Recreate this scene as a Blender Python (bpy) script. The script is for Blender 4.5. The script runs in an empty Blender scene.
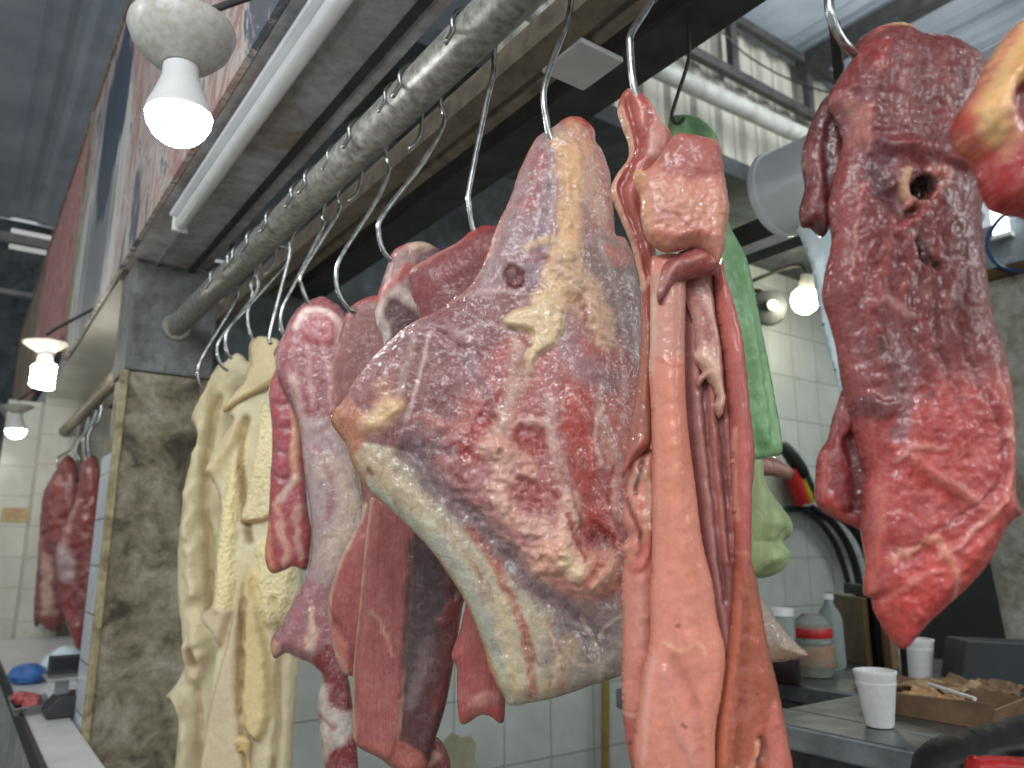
import bpy, math, random
import numpy as np
from mathutils import Vector
random.seed(7)
C = bpy.context.scene.collection
SC = bpy.context.scene
# ------------------------------------------------------------------ camera, world, lights, exposure
CZ = 1.45
YAW, PITCH, FPX = math.radians(35.5), math.radians(12.1), 770.0
Fv = np.array([math.sin(YAW)*math.cos(PITCH), math.cos(YAW)*math.cos(PITCH), math.sin(PITCH)])
Rv = np.array([math.cos(YAW), -math.sin(YAW), 0.0])
Uv = np.cross(Rv, Fv)
CAM = np.array([0.0, 0.0, CZ])
cd = bpy.data.cameras.new('camera'); cam = bpy.data.objects.new('camera', cd); C.objects.link(cam)
cam.location = CAM; cam.rotation_euler = (math.pi/2+PITCH, 0, -YAW)
cd.sensor_width = 36; cd.lens = FPX/1024*36; cd.clip_start = 0.02; cd.clip_end = 100
cd.dof.use_dof = True; cd.dof.focus_distance = 0.95; cd.dof.aperture_fstop = 5.6
SC.camera = cam
SC.view_settings.view_transform = 'Standard'; SC.view_settings.look = 'None'
SC.view_settings.exposure = 0.08; SC.view_settings.gamma = 1.0; SC.view_settings.use_curve_mapping = False
w = bpy.data.worlds.new('world'); SC.world = w; w.use_nodes = True
w.node_tree.nodes['Background'].inputs[0].default_value = (0.86, 0.93, 1.0, 1)
w.node_tree.nodes['Background'].inputs[1].default_value = 0.58
def area(name, loc, target, size, power, col=(1, 1, 1), sy=None):
    d = bpy.data.lights.new(name, 'AREA'); d.energy = power; d.size = size; d.color = col
    if sy: d.shape = 'RECTANGLE'; d.size_y = sy
    o = bpy.data.objects.new(name, d); C.objects.link(o); o.location = loc
    o.rotation_euler = (Vector(target)-Vector(loc)).to_track_quat('-Z', 'Y').to_euler()
    return o
area('aisle_fill_light', (-1.6, -1.2, 3.6), (0.6, 0.9, 1.4), 2.2, 66, (0.95, 0.98, 1.0), 1.2)  # unseen area light added for soft light from the aisle side
for k_, (lx, ly, lz, pw) in enumerate(((.22, -.75, 2.2, 12), (-.9, -.2, 2.6, 17), (-1.2, 1.6, 2.7, 17))):  # unseen point lights added for wet glints; first continues the bulb row
    ld = bpy.data.lights.new('aisle_glint_light', 'POINT'); ld.energy = pw; ld.shadow_soft_size = .035; ld.color = (.97, .98, 1.0)
    lo = bpy.data.objects.new('aisle_glint_light', ld); C.objects.link(lo); lo.location = (lx, ly, lz)
area('stall_fill_light', (2.3, -1.9, 2.7), (2.9, 1.2, 1.6), 1.2, 27, (0.95, 1.0, 1.0))  # unseen area light added inside the stall to brighten the plaster wall
area('gable_fill_light', (5.0, 1.2, 5.2), (5.0, 3.6, 4.6), 1.5, 130, (0.9, 0.97, 1.0), 3.0)  # unseen area light added to brighten the roof and gable

# ------------------------------------------------------------------ pixel -> real point helpers
def ray(px, py):
    return Fv + (np.asarray(px)-512.0)[..., None]/FPX*Rv + (384.0-np.asarray(py))[..., None]/FPX*Uv
def on_plane(px, py, p0, n):
    d = ray(np.asarray(px, float), np.asarray(py, float))
    t = ((np.asarray(p0)-CAM)@n)/(d@n)
    return CAM + d*t[..., None]
def onX(px, py, X): return on_plane(px, py, (X, 0, 0), np.array([1.0, 0, 0]))
def onY(px, py, Y): return on_plane(px, py, (0, Y, 0), np.array([0, 1.0, 0]))
def onZ(px, py, h): return on_plane(px, py, (0, 0, CZ+h), np.array([0, 0, 1.0]))
def at(px, py, d):
    return CAM + ray(np.asarray(px, float), np.asarray(py, float))*d
def proj(P):
    v = np.asarray(P)-CAM; z = v@Fv
    return 512+FPX*(v@Rv)/z, 384-FPX*(v@Uv)/z

# ------------------------------------------------------------------ numpy noise
def vnoise(x, y, seed=0):
    xi = np.floor(x).astype(np.int64); yi = np.floor(y).astype(np.int64)
    xf = x-xi; yf = y-yi
    def h(a, b):
        n = (a*374761393 + b*668265263 + seed*974634777) & 0x7fffffff
        n = ((n ^ (n >> 13))*1274126177) & 0x7fffffff
        return ((n ^ (n >> 16)) & 0xffff)/65535.0
    u = xf*xf*(3-2*xf); v = yf*yf*(3-2*yf)
    return (h(xi, yi)*(1-u)+h(xi+1, yi)*u)*(1-v)+(h(xi, yi+1)*(1-u)+h(xi+1, yi+1)*u)*v
def fbm(x, y, s, octv=4, seed=0):
    r = 0; a = .5; t = 0
    for k in range(octv):
        r = r+a*vnoise(x/s, y/s, seed+k*17); t += a; s *= .5; a *= .55
    return r/t
def ss(a, b, x):
    t = np.clip((x-a)/(b-a+1e-9), 0, 1); return t*t*(3-2*t)
def catmull(pts, n=6, closed=True):
    P = np.array(pts, float); N = len(P); out = []
    rng = range(N) if closed else range(N-1)
    for i in rng:
        if closed: p0, p1, p2, p3 = P[i-1], P[i], P[(i+1) % N], P[(i+2) % N]
        else: p0, p1, p2, p3 = P[max(i-1, 0)], P[i], P[i+1], P[min(i+2, N-1)]
        for k in range(n):
            t = k/n
            out.append(.5*((2*p1)+(-p0+p2)*t+(2*p0-5*p1+4*p2-p3)*t*t+(-p0+3*p1-3*p2+p3)*t**3))
    if not closed: out.append(P[-1])
    return np.array(out)
def segdist(x, y, P, closed=True):
    A = P; B = np.roll(P, -1, 0) if closed else P[1:]
    if not closed: A = P[:-1]
    best = np.full(x.shape, 1e9); bx = np.zeros_like(x); by = np.zeros_like(x); along = np.zeros_like(x)
    for i, (a, b) in enumerate(zip(A, B)):
        d = b-a; L = d@d+1e-12
        t = np.clip(((x-a[0])*d[0]+(y-a[1])*d[1])/L, 0, 1)
        qx = a[0]+t*d[0]; qy = a[1]+t*d[1]
        dd = (x-qx)**2+(y-qy)**2
        m = dd < best
        best = np.where(m, dd, best); bx = np.where(m, qx, bx); by = np.where(m, qy, by)
        along = np.where(m, (i+t)/len(A), along)
    return np.sqrt(best), bx, by, along
def inside(x, y, P):
    r = np.zeros(x.shape, bool)
    for a, b in zip(P, np.roll(P, -1, 0)):
        c = ((a[1] > y) != (b[1] > y)) & (x < (b[0]-a[0])*(y-a[1])/(b[1]-a[1]+1e-12)+a[0])
        r ^= c
    return r
def lin(c):
    c = np.array(c, float)/255
    return np.where(c <= .04045, c/12.92, ((c+.055)/1.055)**2.4)
def lin4(c): return tuple(lin(c))+(1.0,)

# ------------------------------------------------------------------ object helpers
def tag(o, label=None, cat=None, group=None, kind=None):
    for k, v in (('label', label), ('category', cat), ('group', group), ('kind', kind)):
        if v: o[k] = v
    return o
def link(name, me, mat=None, parent=None, loc=None, smooth=False):
    o = bpy.data.objects.new(name, me); C.objects.link(o)
    if mat: me.materials.append(mat)
    if parent: o.parent = parent
    if loc is not None: o.location = loc
    if smooth: me.shade_smooth()
    return o
def empty(name, loc=(0, 0, 0)):
    o = bpy.data.objects.new(name, None); C.objects.link(o); o.location = loc; o.empty_display_size = .02
    return o
class MB:
    """collects shapes; vertices in world space, stored relative to an origin"""
    def __init__(s, org=(0, 0, 0)): s.v = []; s.f = []; s.o = np.array(org, float)
    def add(s, V, Fc):
        n = len(s.v); s.v += [tuple(np.array(p, float)-s.o) for p in V]; s.f += [tuple(i+n for i in f) for f in Fc]
        return s
    def box(s, x0, x1, y0, y1, z0, z1):
        V = [(x, y, z) for x in (x0, x1) for y in (y0, y1) for z in (z0, z1)]
        return s.add(V, [(0, 1, 3, 2), (4, 6, 7, 5), (0, 4, 5, 1), (2, 3, 7, 6), (0, 2, 6, 4), (1, 5, 7, 3)])
    def tube(s, pts, r, n=10, sm=0, cap=True):
        P = catmull(pts, sm, False) if sm else np.array(pts, float)
        N = len(P); T = np.gradient(P, axis=0); T /= np.linalg.norm(T, axis=1)[:, None]+1e-12
        u = np.cross(T[0], (0, 0, 1.0))
        if np.linalg.norm(u) < .1: u = np.cross(T[0], (0, 1.0, 0))
        u /= np.linalg.norm(u); V = []
        for i in range(N):
            u = u-T[i]*(u@T[i]); u /= np.linalg.norm(u); w_ = np.cross(T[i], u)
            rr = r(i/(N-1)) if callable(r) else r
            for k in range(n):
                a = 2*math.pi*k/n; V.append(P[i]+rr*(math.cos(a)*u+math.sin(a)*w_))
        Fc = [(i*n+k, i*n+(k+1) % n, (i+1)*n+(k+1) % n, (i+1)*n+k) for i in range(N-1) for k in range(n)]
        if cap: Fc += [tuple(range(n-1, -1, -1)), tuple((N-1)*n+k for k in range(n))]
        return s.add(V, Fc)
    def lathe(s, prof, c, axis=(0, 0, 1), n=32):
        ax = np.array(axis, float); ax /= np.linalg.norm(ax)
        u = np.cross(ax, (0, 1.0, 0.01)); u /= np.linalg.norm(u); w_ = np.cross(ax, u); c = np.array(c, float)
        V = [c+ax*z+r*(math.cos(2*math.pi*k/n)*u+math.sin(2*math.pi*k/n)*w_) for r, z in prof for k in range(n)]
        Fc = [(i*n+k, i*n+(k+1) % n, (i+1)*n+(k+1) % n, (i+1)*n+k) for i in range(len(prof)-1) for k in range(n)]
        Fc += [tuple(range(n-1, -1, -1)), tuple((len(prof)-1)*n+k for k in range(n))]
        return s.add(V, Fc)
    def prism(s, poly, d):
        """poly: 3d points (planar), extruded by vector d"""
        n = len(poly); V = [np.array(p, float) for p in poly]; V += [p+np.array(d, float) for p in V]
        Fc = [tuple(range(n)), tuple(range(2*n-1, n-1, -1))]+[(i, (i+1) % n, n+(i+1) % n, n+i) for i in range(n)]
        return s.add(V, Fc)
    def build(s, name, mat, parent=None, smooth=False, bevel=0):
        me = bpy.data.meshes.new(name); me.from_pydata(s.v, [], s.f); me.validate()
        import bmesh
        b = bmesh.new(); b.from_mesh(me); bmesh.ops.recalc_face_normals(b, faces=b.faces); b.to_mesh(me); b.free()
        o = link(name, me, mat, parent, None if parent else s.o, False)
        if smooth:
            me.shade_smooth()
            md = o.modifiers.new('edge', 'EDGE_SPLIT'); md.split_angle = math.radians(42)
        if bevel:
            md = o.modifiers.new('bevel', 'BEVEL'); md.width = bevel; md.segments = 2; md.limit_method = 'ANGLE'
        return o

# ------------------------------------------------------------------ materials
class NT:
    def __init__(s, name):
        s.m = bpy.data.materials.new(name); s.m.use_nodes = True; s.t = s.m.node_tree
        s.b = s.t.nodes['Principled BSDF']
    def n(s, typ, **kw):
        x = s.t.nodes.new(typ)
        for k, v in kw.items():
            if k in x.inputs: x.inputs[k].default_value = v
            else: setattr(x, k, v)
        return x
    def l(s, a, b): s.t.links.new(a, b)
    def coord(s, sc=(1, 1, 1), rot=(0, 0, 0), which='Object'):
        c = s.n('ShaderNodeTexCoord'); m = s.n('ShaderNodeMapping'); m.inputs['Scale'].default_value = sc
        m.inputs['Rotation'].default_value = rot
        s.l(c.outputs[which], m.inputs[0]); return m.outputs[0]
    def noise(s, co, scale, det=4, rough=.6, dist=0):
        x = s.n('ShaderNodeTexNoise', Scale=scale, Detail=det, Roughness=rough, Distortion=dist); s.l(co, x.inputs['Vector'])
        return x.outputs[0]
    def ramp(s, fac, stops):
        r = s.n('ShaderNodeValToRGB'); e = r.color_ramp.elements
        while len(e) < len(stops): e.new(.5)
        for q, (p, c) in zip(e, stops): q.position = p; q.color = c if len(c) == 4 else lin4(c)
        s.l(fac, r.inputs[0]); return r.outputs[0]
    def mix(s, fac, a, b, mode='MIX'):
        x = s.n('ShaderNodeMix', data_type='RGBA', blend_type=mode)
        for i, v in ((0, fac), (6, a), (7, b)):
            if hasattr(v, 'links'): s.l(v, x.inputs[i])
            else: x.inputs[i].default_value = v
        return x.outputs[2]
    def math(s, op, a, b=0.0, clamp=False):
        x = s.n('ShaderNodeMath', operation=op); x.use_clamp = clamp
        for i, v in ((0, a), (1, b)):
            if hasattr(v, 'links'): s.l(v, x.inputs[i])
            else: x.inputs[i].default_value = v
        return x.outputs[0]
    def bump(s, h, strength=.3, dist=.01, prev=None):
        x = s.n('ShaderNodeBump', Strength=strength, Distance=dist); s.l(h, x.inputs['Height'])
        if prev: s.l(prev, x.inputs['Normal'])
        return x.outputs[0]
    def set(s, **kw):
        for k, v in kw.items():
            k = k.replace('_', ' ')
            if hasattr(v, 'links'): s.l(v, s.b.inputs[k])
            else: s.b.inputs[k].default_value = v
        return s
W1 = (1, 1, 1, 1)
def simple(name, c, rough=.5, metal=0, c2=None, nsc=20, bump=0, bsc=60, **kw):
    s = NT(name); co = s.coord()
    c2 = c2 or tuple(v*.8 for v in c)
    f = s.noise(co, nsc, 5)
    s.set(Base_Color=s.ramp(f, [(.35, c), (.68, c2)]), Roughness=rough, Metallic=metal, **kw)
    if bump: s.l(s.bump(s.noise(co, bsc, 5), bump, .004), s.b.inputs['Normal'])
    return s.m
def meat_mat(name, fiber=(420, 420, 22), fib=.35, marb=.25, marbc=(225, 190, 180), rough=.38, coat=.35, bumpk=.5, mott=.35, lump=0, rot=(0, 0, 0), sss=.015, pale=.25, dark=.3, palec=(206, 188, 184), darkc=(96, 34, 40)):
    s = NT(name)
    at_ = s.n('ShaderNodeAttribute', attribute_name='Col'); fa = s.n('ShaderNodeAttribute', attribute_name='Fat')
    col = at_.outputs['Color']; fat = fa.outputs['Fac']; nofat = s.math('SUBTRACT', 1.0, fat)
    co = s.coord(); cf = s.coord(fiber, rot)
    big = s.noise(co, 38, 5, .65); fine = s.noise(co, 210, 4, .7); fibn = s.noise(cf, 1, 4, .6, .6)
    k = s.math('MULTIPLY_ADD', big, mott); s.t.nodes[-1].inputs[2].default_value = 1-mott*.5
    k2 = s.math('MULTIPLY_ADD', s.math('MULTIPLY', s.math('SUBTRACT', fibn, .5), nofat), fib*1.6); s.t.nodes[-1].inputs[2].default_value = 1
    k3 = s.math('MULTIPLY_ADD', s.math('SUBTRACT', fine, .5), .5); s.t.nodes[-1].inputs[2].default_value = 1
    kk = s.math('MULTIPLY', s.math('MULTIPLY', k, k2), k3)
    cc = s.n('ShaderNodeVectorMath', operation='SCALE'); s.l(col, cc.inputs[0]); s.l(kk, cc.inputs['Scale'])
    # thin pale connective threads
    v = s.n('ShaderNodeTexNoise', Scale=30, Detail=4, Roughness=.62, Distortion=1.4); s.l(s.coord((1, 1, .5)), v.inputs['Vector'])
    rid = s.math('ABSOLUTE', s.math('SUBTRACT', v.outputs[0], .5))
    th = s.ramp(rid, [(0, W1), (.03, (0, 0, 0, 1))])
    fc = s.math('MULTIPLY', s.math('MULTIPLY', th, marb), s.noise(co, 17, 2))
    c3 = s.mix(fc, cc.outputs[0], lin4(marbc))
    pm = s.ramp(s.noise(co, 60, 6, .72, .8), [(.5, (0, 0, 0, 1)), (.68, W1)])
    dm = s.ramp(s.noise(s.coord((1, 1, .6)), 44, 6, .7, 1.2), [(.52, (0, 0, 0, 1)), (.72, W1)])
    c3 = s.mix(s.math('MULTIPLY', pm, pale), c3, lin4(palec))
    c3 = s.mix(s.math('MULTIPLY', s.math('MULTIPLY', dm, dark), s.math('SUBTRACT', 1.0, s.math('MULTIPLY', fat, .7))), c3, lin4(darkc))
    rg = s.ramp(s.noise(co, 120, 3), [(.35, (rough-.14,)*3+(1,)), (.65, (rough+.2,)*3+(1,))])
    cwt = s.math('MULTIPLY', s.ramp(s.noise(co, 26, 3), [(.38, (.25, .25, .25, 1)), (.6, W1)]), min(1, coat*1.9))
    s.set(Base_Color=c3, Roughness=rg, Coat_Weight=cwt, Coat_Roughness=.05, Subsurface_Weight=sss, Subsurface_Scale=.01, Specular_IOR_Level=.3)
    s.b.inputs['Subsurface Radius'].default_value = (1, .35, .25)
    b1 = s.bump(fibn, .35*bumpk*min(1, fib*2.5), .0022)
    b2 = s.bump(s.noise(co, 95, 5, .7), .6*bumpk, .004, b1)
    b3 = s.bump(s.noise(co, 340, 3, .6), .45*bumpk, .0012, b2)
    if lump:
        vo = s.n('ShaderNodeTexVoronoi', Scale=lump, feature='SMOOTH_F1'); s.l(s.coord((1, 1, 1)), vo.inputs['Vector'])
        b3 = s.bump(s.math('MULTIPLY', s.math('SUBTRACT', 1.0, vo.outputs['Distance']), fat), .8, .0022 if lump != 120 or sss < .04 else .007, b3)
    s.l(b3, s.b.inputs['Normal'])
    cb = s.bump(s.noise(co, 105, 1.5, .5), min(1, 1.1*bumpk), .0042, b1)
    s.l(cb, s.b.inputs['Coat Normal'])
    return s.m

# ------------------------------------------------------------------ organic slab engine
def L(pts, w, col=None, a=1, rel=0, soft=.6, warp=5, fat=None, nz=0, lump=None, sm=5):
    return dict(k='l', p=pts, w=w, c=col, a=a, rel=rel, soft=soft, warp=warp, fat=fat, nz=nz, lump=lump, sm=sm)
def G(pts, w, col=None, a=1, rel=0, soft=.6, warp=5, fat=None, nz=0, lump=None, sm=4):
    return dict(k='g', p=pts, w=w, c=col, a=a, rel=rel, soft=soft, warp=warp, fat=fat, nz=nz, lump=lump, sm=sm)
NH = -np.array([math.sin(YAW), math.cos(YAW), 0.0])      # horizontal direction towards the viewer's side of the stall
def yawed(deg):
    a = math.radians(deg); c, s_ = math.cos(a), math.sin(a)
    return np.array([c*NH[0]-s_*NH[1], s_*NH[0]+c*NH[1], 0.0])
def slab(name, outline, p0, base, feats=(), T=.012, R=.02, mat=None, parent=None, yaw=0, step=2.4, rag=1.2, seed=1,
         n_amp=.002, n_s=30, back=1.0, sm=6, push=0.0, bend=None, org=None, colvar=.12, tilt=0.0, flat=0, stretch=(1, 1), sm_out=True, relk=1.0, relk_c=1.0, tint=(.88, .80, .71)):
    n = yawed(yaw)
    if tilt: n = n*math.cos(math.radians(tilt))+np.array([0, 0, math.sin(math.radians(tilt))])
    p0 = np.array(p0, float)+n*push
    P = catmull(outline, sm) if sm_out else np.array(outline, float)
    if rag:   # ragged natural edge
        t = np.arange(len(P)); d = np.roll(P, -1, 0)-np.roll(P, 1, 0); d /= np.linalg.norm(d, axis=1)[:, None]+1e-9
        j = (fbm(t*1.0, t*0.0+seed, 5, 3, seed)-.5)*2*rag
        P = P+np.stack([d[:, 1], -d[:, 0]], 1)*j[:, None]
    x0, y0 = P.min(0)-step; x1, y1 = P.max(0)+step
    gx = np.arange(x0, x1+step, step); gy = np.arange(y0, y1+step, step)
    X, Y = np.meshgrid(gx, gy)
    ins = inside(X, Y, P); D, bx, by, _ = segdist(X, Y, P)
    keep = ins | (D < .72*step)
    snap = keep & ((D < .5*step) | ~ins)
    X = np.where(snap, bx, X); Y = np.where(snap, by, Y); D = np.where(snap, 0, D)
    Q = on_plane(X, Y, p0, n)
    dep = (Q-CAM)@Fv; m_px = dep/FPX; Dm = D*m_px
    prof = np.sqrt(np.clip(1-(1-np.clip(Dm/R, 0, 1))**2, 0, 1))
    thick = prof*T
    wx = X*stretch[0]; wy = Y*stretch[1]
    rel = (fbm(wx, wy, n_s, 4, seed)-.5)*2*n_amp+(fbm(wx, wy, 7, 3, seed+3)-.5)*n_amp*.6
    col = np.broadcast_to(lin(base)*relk_c, X.shape+(3,)).copy(); fat = np.zeros_like(X)
    big = fbm(X, Y, 55, 3, seed+5)-.5
    col *= (1+colvar*2*big)[..., None]
    for i, f in enumerate(feats):
        q = np.array(f['p'], float)
        wa = f['warp']
        dx = (fbm(X, Y, 14, 3, seed+31+i)-.5)*2*wa; dy = (fbm(X, Y, 14, 3, seed+71+i)-.5)*2*wa
        xx, yy = X+dx, Y+dy
        if f['k'] == 'l':
            if len(q) == 1: d = np.hypot(xx-q[0, 0], yy-q[0, 1])
            else:
                q = catmull(q, f['sm'], False) if f['sm'] else q
                d, _, _, al = segdist(xx, yy, q, False)
            w_ = f['w']; m = 1-ss(1-f['soft'], 1+f['soft'], d/w_); rp = np.exp(-(d/w_)**2)*(min(1, .3+.07*w_) if f['lump'] is None else 1)*(.45+1.1*fbm(X, Y, 16, 2, seed+400+i))
        else:
            q = catmull(q, f['sm']) if f['sm'] else q
            d, _, _, _ = segdist(xx, yy, q); sd = np.where(inside(xx, yy, q), d, -d)
            w_ = f['w']; m = ss(-f['soft']*w_, f['soft']*w_, sd); rp = ss(0, w_*1.6, sd)
        if f['nz']: m = np.clip(m*(1+f['nz']*4*(fbm(X, Y, 9, 4, seed+131+i)-.5)-f['nz']*.3), 0, 1)
        if f['c'] is not None:
            cc = lin(f['c']); a = (m*f['a'])[..., None]
            col = col*(1-a)+cc*(1+colvar*big[..., None])*a
        if f['fat'] is not None: fat = fat*(1-m)+f['fat']*m
        if f['rel']: rel = rel+rp*f['rel']
        if f['lump']:
            la, ls = f['lump']; ln = fbm(X, Y, ls, 2, seed+211+i); rel = rel+m*la*.6*(1-np.abs(ln-.5)*5)
    edge = ss(0, R*.7, Dm) if not flat else 1
    rel = rel*edge*relk
    lum = col.mean(-1, keepdims=True); col = (col*.86+lum*.14)*np.array(tint)*(1+.22*np.clip(fat, 0, 1))[..., None]
    off = 0
    if bend is not None: off = bend(X, Y)
    front = Q+n*((thick+rel)+off)[..., None]
    bk = Q-n*(thick*back-rel*.25-off)[..., None]
    org = np.array(org if org is not None else p0, float)
    idx = -np.ones(X.shape, int); idx[keep] = np.arange(keep.sum())
    idb = idx.copy(); inner = keep & ~(D <= 0)
    nf = keep.sum(); idb[inner] = nf+np.arange(inner.sum())
    V = np.concatenate([front[keep], bk[inner]])-org
    a, b, c, d = idx[:-1, :-1], idx[:-1, 1:], idx[1:, 1:], idx[1:, :-1]
    ok = (a >= 0) & (b >= 0) & (c >= 0) & (d >= 0)
    # reject cells whose centre lies outside
    mx = (X[:-1, :-1]+X[1:, 1:]+X[:-1, 1:]+X[1:, :-1])/4; my = (Y[:-1, :-1]+Y[1:, 1:]+Y[:-1, 1:]+Y[1:, :-1])/4
    ok &= inside(mx, my, P)
    Ff = np.stack([d[ok], c[ok], b[ok], a[ok]], 1)
    a2, b2, c2, d2 = idb[:-1, :-1], idb[:-1, 1:], idb[1:, 1:], idb[1:, :-1]
    Fb = np.stack([a2[ok], b2[ok], c2[ok], d2[ok]], 1)
    allb = (Ff < nf).all(1)
    same = np.array([set(p) == set(q) for p, q in zip(Ff.tolist(), Fb.tolist())]) if len(Ff) else np.zeros(0, bool)
    Fb = Fb[~same]
    # corner triangles where three of four corners are kept
    tri = []
    kk = np.stack([a >= 0, b >= 0, c >= 0, d >= 0])
    for (i, j, k_) in ((0, 1, 2), (1, 2, 3), (2, 3, 0), (3, 0, 1)):
        oth = ({0, 1, 2, 3}-{i, j, k_}).pop()
        s_ = kk[i] & kk[j] & kk[k_] & ~kk[oth]
        G4 = [a, b, c, d]; H4 = [a2, b2, c2, d2]
        t1 = np.stack([G4[k_][s_], G4[j][s_], G4[i][s_]], 1); t2 = np.stack([H4[i][s_], H4[j][s_], H4[k_][s_]], 1)
        for p, q in zip(t1.tolist(), t2.tolist()):
            tri.append(p)
            if set(p) != set(q): tri.append(q)
    me = bpy.data.meshes.new(name)
    me.from_pydata(V.tolist(), [], Ff.tolist()+Fb.tolist()+tri)
    cf = np.ones((len(V), 4)); cf[:nf, :3] = col[keep]; cf[nf:, :3] = col[inner]
    ca = me.color_attributes.new('Col', 'FLOAT_COLOR', 'POINT'); ca.data.foreach_set('color', cf.ravel().astype(np.float32))
    fa = me.attributes.new('Fat', 'FLOAT', 'POINT'); ff = np.concatenate([fat[keep], fat[inner]]); fa.data.foreach_set('value', ff.astype(np.float32))
    me.shade_smooth()
    o = link(name, me, mat, parent)
    o.location = (0, 0, 0) if parent else org
    if parent: o.location = Vector(org)-Vector(parent['_org']) if '_org' in parent.keys() else (0, 0, 0)
    return o

# ================================================================== MATERIALS
def conc(name, a, b, c, s1=6, bump=.4, rough=.85):
    s = NT(name); co = s.coord()
    f1 = s.noise(co, s1, 6, .65, .6); f2 = s.noise(co, s1*6, 5, .7)
    base = s.ramp(f1, [(.36, a), (.52, b), (.66, c)])
    base = s.mix(.55, base, s.ramp(f2, [(.35, (.32, .31, .30, 1)), (.62, (1, 1, 1, 1))]), 'MULTIPLY')
    s.set(Base_Color=base, Roughness=rough)
    s.l(s.bump(s.noise(co, s1*10, 6), bump, .006), s.b.inputs['Normal'])
    return s.m
M = {}
M['pillar'] = conc('stained plaster', (168, 160, 142), (132, 122, 100), (70, 62, 50), 7)
M['pillar_top'] = conc('grey plaster', (135, 138, 138), (112, 114, 112), (90, 90, 86), 5)
M['beam'] = conc('grey beam', (205, 205, 206), (180, 178, 178), (158, 140, 126), 3.5, .15, .6)
M['plaster_edge'] = conc('flaking cream plaster', (190, 178, 140), (170, 155, 120), (120, 105, 80), 9)
M['plaster_wall'] = conc('pale rough plaster', (205, 204, 192), (185, 182, 165), (140, 135, 118), 5)
M['floor'] = conc('floor', (200, 198, 190), (180, 176, 168), (130, 126, 116), 3)
M['darkwall'] = conc('dark grey wall', (112, 120, 124), (90, 97, 100), (62, 68, 70), 2.5)
M['soffit'] = simple('pale painted soffit', (222, 222, 214), .28, .2, (196, 194, 184), 3)
M['steel'] = simple('hook steel', (190, 192, 190), .25, 1.0, (120, 120, 118), 60)
M['rail'] = simple('worn galvanised pipe', (172, 170, 162), .4, .4, (112, 108, 98), 60, .12, 160)
M['darksteel'] = simple('dark grimy steel', (74, 72, 70), .6, .2, (48, 47, 46), 12, .3)
M['counter'] = simple('brushed counter steel', (150, 155, 158), .38, .85, (110, 114, 116), 14)
M['tan_pipe'] = simple('tan painted pipe', (142, 130, 112), .6, 0, (100, 92, 80), 25, .3)
M['pvc'] = simple('grey white pvc', (172, 172, 165), .5, 0, (140, 138, 130), 9)
M['ceramic'] = simple('dusty white ceramic', (200, 200, 194), .35, 0, (176, 172, 158), 80)
M['whiteplastic'] = simple('white plastic', (222, 222, 220), .35, 0, (205, 205, 204), 8)
M['foam'] = simple('white foam', (226, 226, 222), .7, 0, (214, 214, 210), 60, .15, 300)
M['black'] = simple('black plastic', (20, 21, 22), .55, 0, (30, 31, 32), 10, .3)
M['grey_box'] = simple('dark grey plastic', (58, 60, 62), .5, 0, (48, 50, 52), 10)
M['red'] = simple('red plastic', (190, 30, 32), .4, 0, (160, 24, 26), 8)
M['yellow'] = simple('yellow plastic', (190, 160, 40), .45, 0, (160, 130, 34), 8)
M['yellowpipe'] = simple('yellow ochre pipe', (160, 138, 70), .5, 0, (130, 112, 58), 12)
M['card'] = simple('brown cardboard', (140, 112, 84), .85, 0, (112, 88, 64), 14, .3)
M['paper'] = simple('greasy kraft paper', (172, 146, 112), .8, 0, (140, 114, 84), 20, .3)
M['wood'] = simple('dark wood', (104, 82, 48), .6, 0, (74, 56, 34), 12)
M['aluminium'] = simple('satin aluminium duct', (240, 243, 246), .3, .1, (222, 226, 230), 5)
M['blue'] = simple('blue plastic bag', (70, 120, 190), .35, 0, (40, 85, 150), 25, .4)
M['silver'] = simple('scale metal', (170, 172, 172), .35, .5, (140, 142, 142), 8)
def glow(name, c, st):
    s = NT(name); s.set(Base_Color=(1, 1, 1, 1), Emission_Color=c, Emission_Strength=st); return s.m
M['bulb'] = glow('lit bulb', (.93, .97, 1, 1), 60)
M['bulb2'] = glow('lit warm bulb', (1, .97, .84, 1), 55)
M['bulb3'] = glow('lit yellow bulb', (1, .95, .70, 1), 60)
M['tube_lit'] = glow('lit tube', (.9, .97, 1, 1), 7)
M['daylight'] = glow('daylight gap', (.85, .95, 1, 1), 3)
def tilemat(name, w_, h_, c1, c2, gr, axis='XZ', rough=.25):
    s = NT(name); c = s.n('ShaderNodeTexCoord'); sp = s.n('ShaderNodeSeparateXYZ'); cb = s.n('ShaderNodeCombineXYZ')
    s.l(c.outputs['Object'], sp.inputs[0]); s.l(sp.outputs[axis[0]], cb.inputs[0]); s.l(sp.outputs[axis[1]], cb.inputs[1])
    b = s.n('ShaderNodeTexBrick', offset=0.0, Scale=1.0)
    b.inputs['Color1'].default_value = lin4(c1); b.inputs['Color2'].default_value = lin4(c2); b.inputs['Mortar'].default_value = lin4(gr)
    b.inputs['Mortar Size'].default_value = .0035; b.inputs['Brick Width'].default_value = w_; b.inputs['Row Height'].default_value = h_
    b.inputs['Mortar Smooth'].default_value = .3
    s.l(cb.outputs[0], b.inputs['Vector'])
    dirt = s.ramp(s.noise(s.coord(), 3, 6, .7), [(.35, W1), (.75, (.62, .6, .54, 1))])
    s.set(Base_Color=s.mix(.7, b.outputs['Color'], dirt, 'MULTIPLY'), Roughness=rough)
    s.l(s.bump(s.math('SUBTRACT', 1.0, b.outputs['Fac']), .4, .002), s.b.inputs['Normal'])
    return s.m
M['tile'] = tilemat('white glazed wall tiles', .25, .28, (205, 210, 206), (194, 200, 196), (150, 150, 142))
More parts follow.
